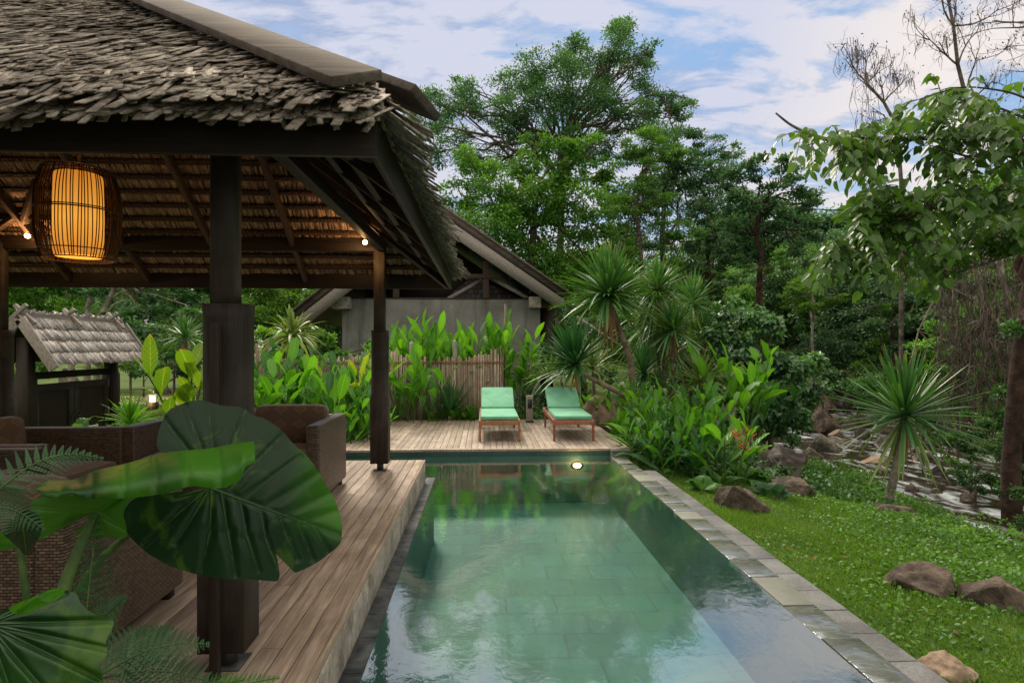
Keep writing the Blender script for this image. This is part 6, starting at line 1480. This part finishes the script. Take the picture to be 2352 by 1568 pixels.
def ear_leaf(parent, O, outline, veins, D0, gx, gy, cup, tint, nr_=60, na=420):
    """leaf blade from its outline (picture coordinates at depth D0), with raised veins running from the stalk joint O; gx, gy tilt it in depth"""
    O = np.array(O, float); out_ = resample(outline, na); ang = np.arctan2(*(out_ - O).T[::-1]); Rr = np.linalg.norm(out_ - O, axis=1).max()
    SG_ = [(np.array(v[0], float), np.array(v[1], float)) if hasattr(v[0], '__len__') else (O, np.array(v, float)) for v in veins]
    def vdist(q):
        o = []
        for a_, b_ in SG_:
            ab = b_ - a_; u_ = np.clip(((q - a_) @ ab) / (ab @ ab), 0, 1); w__ = 1 + .9 * u_; o.append(np.linalg.norm(q - a_ - u_[:, None] * ab, axis=1) * w__)
        return np.min(o, 0)
    P = []; A = []
    for i in range(nr_ + 1):
        t_ = i / nr_; q = O + (out_ - O) * t_
        r_ = np.linalg.norm(q - O, axis=1) / Rr
        dist = vdist(q)          # picture distance to the closest vein
        ridge = np.exp(-(dist / 3.4) ** 2); groove = 2 * np.exp(-(dist / 13) ** 2) - 1
        d_ = D0 + gx * (q[:, 0] - O[0]) / 1000 + gy * (q[:, 1] - O[1]) / 1000 + cup * r_ ** 2 + .0045 * groove * np.clip(r_ * 4, 0, 1) - .003 * ridge + .010 * np.sin(q[:, 0] / 37 + q[:, 1] / 61) * r_ + .008 * np.sin(ang * 11 + 1) * r_ ** 3
        P.append(np.array([W(a, b, dd) for (a, b), dd in zip(q, d_)]))
        edge = max(0, (t_ - .965) / .035) * .5
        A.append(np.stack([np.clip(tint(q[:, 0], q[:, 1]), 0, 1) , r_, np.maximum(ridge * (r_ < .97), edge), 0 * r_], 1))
    V = np.array(P).reshape(-1, 3); A = np.array(A).reshape(-1, 4)
    i = np.arange(nr_)[:, None] * na; j = np.arange(na)[None]
    f = np.stack([i + j, i + (j + 1) % na, i + na + (j + 1) % na, i + na + j], -1).reshape(-1, 4)
    mb = MB(); mb.add(V, f, A); return mb.build('leaf', M['ear'], parent, smooth=True)
ee = thing('elephant_ear_plant', 'giant elephant ear plant with huge ribbed leaves in front of the near post', 'plant', (-1.25, 1.5, 0))
o1 = [zc(p) for p in [(1410, 575), (1250, 330), (1075, 345), (1052, 240), (1110, 90), (1200, 30), (1330, 0), (1480, 35), (1620, 50), (1690, 100), (1770, 125), (1880, 200), (1960, 290), (2050, 370), (2130, 480), (2180, 570), (2230, 650), (2280, 790), (2285, 880), (2270, 960), (2180, 1040), (2090, 1100), (1966, 1150), (1970, 1060), (1930, 980), (1880, 900), (1825, 890), (1815, 800), (1822, 900), (1840, 1000), (1866, 1190), (1780, 1205), (1640, 1195), (1500, 1195), (1400, 1180), (1340, 1170), (1200, 1130), (1100, 1090), (960, 1000), (860, 900), (815, 800), (850, 690), (950, 640), (1130, 622), (1250, 605), (1350, 592)]]
v1 = [(zc(a), zc(b)) for a, b in [((1410, 588), (2270, 905)), ((1475, 612), (1520, 880)), ((1520, 880), (1575, 1165)), ((1600, 660), (1650, 920)), ((1650, 920), (1725, 1130)), ((1735, 712), (1775, 930)), ((1775, 930), (1850, 1110)), ((1868, 765), (1900, 880)), ((1900, 880), (1985, 1060)), ((1985, 812), (2085, 1060)), ((2095, 850), (2190, 1010)), ((1412, 600), (1400, 880)), ((1400, 880), (1345, 1160)), ((1395, 598), (1180, 955)), ((1380, 596), (1230, 720)), ((1230, 720), (965, 960)), ((1370, 592), (1165, 650)), ((1640, 655), (2005, 375)), ((1520, 608), (1900, 225)), ((1790, 712), (2130, 480)), ((1900, 770), (2200, 620)), ((2010, 815), (2250, 740)), ((1430, 575), (1090, 120)), ((1430, 570), (1240, 40)), ((1440, 565), (1390, 15)), ((1460, 570), (1640, 70))]]
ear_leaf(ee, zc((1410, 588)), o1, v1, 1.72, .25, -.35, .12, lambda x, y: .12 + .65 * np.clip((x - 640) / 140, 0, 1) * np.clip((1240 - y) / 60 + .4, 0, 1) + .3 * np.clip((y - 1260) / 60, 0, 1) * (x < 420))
# the blade folded seen edge on: a strip between its two long edges
top = resample([zc(p) for p in [(225, 590), (300, 540), (480, 530), (640, 470), (850, 420), (1080, 355), (1240, 335), (1400, 322), (1560, 290), (1695, 275)]], 90, False)
bot = resample([zc(p) for p in [(225, 592), (330, 655), (480, 630), (560, 655), (840, 655), (1100, 622), (1280, 575), (1400, 588), (1510, 580), (1600, 530), (1640, 450), (1705, 415)]], 90, False)
vv = np.linspace(0, 1, 22); P = []; A = []
for i, v_ in enumerate(vv):
    q = top * (1 - v_) + bot * v_; u = np.linspace(0, 1, 90)
    ph = (u * 7.2 + .12 * v_) % 1; dist = np.minimum(ph, 1 - ph) * 95
    d_ = 1.50 + .16 * (1 - v_) - .05 * np.sin(v_ * PI) + .010 * np.exp(-(dist / 12) ** 2)
    P.append([W(a, b, dd) for (a, b), dd in zip(q, d_)])
    A.append(np.stack([np.clip(.30 + .55 * u + .15 * np.sin(u * 19), 0, 1), u, np.exp(-(dist / 3.5) ** 2) * .7, 0 * u], 1))
V = np.array(P).reshape(-1, 3); i = np.arange(21)[:, None] * 90 + np.arange(89)[None]
mb = MB(); mb.add(V, np.stack([i, i + 1, i + 91, i + 90], -1).reshape(-1, 4), np.array(A).reshape(-1, 4)); mb.build('leaf', M['ear'], ee, smooth=True)
J3 = zc((640, 745))
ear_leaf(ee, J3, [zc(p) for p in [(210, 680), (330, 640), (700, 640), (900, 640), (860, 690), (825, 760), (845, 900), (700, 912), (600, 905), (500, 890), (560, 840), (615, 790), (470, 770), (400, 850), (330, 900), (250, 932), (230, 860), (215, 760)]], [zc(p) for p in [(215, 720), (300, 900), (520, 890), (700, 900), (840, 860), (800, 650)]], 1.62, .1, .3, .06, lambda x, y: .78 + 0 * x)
ear_leaf(ee, zc((150, 800)), [zc(p) for p in [(20, 880), (100, 780), (170, 735), (250, 760), (278, 830), (270, 900), (220, 980), (176, 1040), (120, 985), (60, 930)]], [zc(p) for p in [(176, 1040), (270, 880), (60, 900)]], 1.45, .1, .2, .05, lambda x, y: .0 + 0 * x, 10, 90)
ear_leaf(ee, zc((-80, 940)), [zc(p) for p in [(-200, 900), (-60, 870), (60, 900), (110, 940), (95, 985), (0, 1005), (-150, 1010)]], [zc(p) for p in [(100, 960), (-100, 1000)]], 1.6, .1, .2, .05, lambda x, y: .7 + 0 * x, 10, 80)
ear_leaf(ee, (-30, 1432), [(-260, 1430), (-120, 1400), (0, 1400), (36, 1394), (60, 1380), (112, 1354), (170, 1360), (186, 1384), (214, 1408), (258, 1423), (256, 1448), (244, 1470), (246, 1500), (232, 1530), (236, 1600), (180, 1680), (0, 1700), (-200, 1640)], [(258, 1425), (250, 1490), (232, 1560), (150, 1640), (60, 1690), (150, 1362), (60, 1385), (-200, 1550)], 1.15, -.25, -.55, .10, lambda x, y: .28 + .15 * np.clip((y - 1500) / 100, 0, 1))
ear_leaf(ee, (70, 1372), [(20, 1398), (40, 1384), (90, 1366), (120, 1352), (150, 1356), (130, 1376), (90, 1396), (50, 1412)], [(45, 1400), (140, 1358)], 1.08, 0, .2, .02, lambda x, y: 1.0 + 0 * x, 8, 60)
for pts, r_ in (([(712, 655), (640, 755), (560, 920), (480, 1100), (420, 1270), (360, 1500), (300, 1900)], .016), ([(1400, 592), (1100, 760), (860, 890), (700, 1030), (610, 1130), (520, 1290), (400, 1600), (330, 1900)], .015), ([(150, 800), (120, 900), (160, 1200), (220, 1600), (280, 1900)], .010)):
    n_ = len(pts); P = np.array([W(*zc(p_), (1.76 if r_ == .015 else 1.67) + (.16 * min(i, 2) if r_ == .015 else 0) - .04 * i) for i, p_ in enumerate(pts)]); 
    s = np.linspace(0, n_ - 1, 30); P = np.stack([np.interp(s, range(n_), P[:, i]) for i in range(3)], 1)
    for _ in range(6): P[1:-1] = (P[:-2] + P[2:] + 2 * P[1:-1]) / 4
    mb = MB(); mb.tube(P, np.linspace(r_ * .55, r_ * 1.2, 30), 10); mb.build('leaf_stalk', M['stem'], ee, smooth=True)
# near ferns
def frondat(parent_pts, L, depth, tilt, name):
    pass
def nfern(label, base, tips, mat, pw=.10, pairs=14):
    """fronds drawn as arcs from a base point to each tip, every pinna with its own leaflets"""
    base = np.array(base, float); t = thing('fern', label, 'fern', base); mb = MB(); ms = MB()
    for tip, lift in tips:
        tip = np.array(tip, float); s = np.linspace(0, 1, 16)[:, None]; l = np.linalg.norm(tip - base)
        P = base + (tip - base) * s + np.array((0, 0, 1.)) * lift * np.sin(s * PI)
        ms.tube(P, np.linspace(.0035, .0012, 16), 5, cap=False)
        ss = np.linspace(.22, .99, pairs); Q = np.stack([np.interp(ss, s[:, 0], P[:, k]) for k in range(3)], 1); tg = unit(np.gradient(Q, axis=0))
        toc = unit(np.array((0, 0, CAMZ)) - Q[len(Q) // 2]); nn = unit(np.array((0, 0, .8)) + toc * .7)
        sd = unit(np.cross(tg, nn)); w_ = pw * np.interp(ss, [0, .35, 1], [.75, 1, .08])
        for sg in (-1, 1):
            for j in range(pairs):
                dd = unit(sd[j] * sg + tg[j] * .45); m_ = 9; u = np.linspace(.06, .97, m_)
                q = Q[j] + dd * (u * w_[j])[:, None] - nn * (.18 * w_[j] * u ** 2)[:, None]; x_ = np.cross(dd, nn)
                pl_ = l / pairs * .40 * np.interp(u, [0, .2, 1], [.8, 1, .2]); tt = np.full(m_, np.clip(rng.normal(.45, .2), 0, 1))
                for s2 in (-1, 1): leaves(mb, q, np.tile(unit(x_ * s2 + dd * .5), (m_, 1)), np.tile(nn, (m_, 1)), pl_, w_[j] / m_ * 1.25, tt)
    ms.build('rachis', M['stem'], t); mb.build('fronds', M[mat], t); return t
b = W(150, 1620, 1.45)
nfern('dark feathery fern along the bottom edge between the giant leaf and the post', W(215, 1560, 1.35), [(W(478, 1478, 1.5), .03), (W(330, 1600, 1.35), .0), (W(395, 1440, 1.55), .02), (W(300, 1520, 1.4), .01), (W(520, 1580, 1.5), .03)], 'fernd', .095)
nfern('dark fern with a single upright frond in front of the nearest armchair', W(190, 1480, 1.5), [(W(222, 1185, 1.62), .0), (W(290, 1370, 1.5), .01)], 'fernd', .075)
nfern('dark fern fronds sweeping in at the left edge over the armchairs', W(-60, 1180, 1.4), [(W(235, 1052, 1.6), .06), (W(100, 1215, 1.45), .03), (W(60, 1130, 1.5), .03)], 'fernd', .075)
nfern('bright fern tips poking up at the bottom edge beside the pool deck', W(430, 1640, 1.6), [(W(640, 1556, 1.65), .02), (W(560, 1560, 1.6), .02)], 'fern', .06)
for px_, py_ in ((20, 1470), (60, 1560)): pass
sc.render.engine = 'CYCLES'
sc.cycles.use_denoising = True
sc.cycles.max_bounces = 6; sc.cycles.diffuse_bounces = 3; sc.cycles.glossy_bounces = 3; sc.cycles.transparent_max_bounces = 8; sc.cycles.transmission_bounces = 4
sc.cycles.caustics_reflective = False; sc.cycles.caustics_refractive = False
sc.view_settings.view_transform = 'Standard'; sc.view_settings.look = 'None'; sc.view_settings.exposure = 0; sc.view_settings.gamma = 1
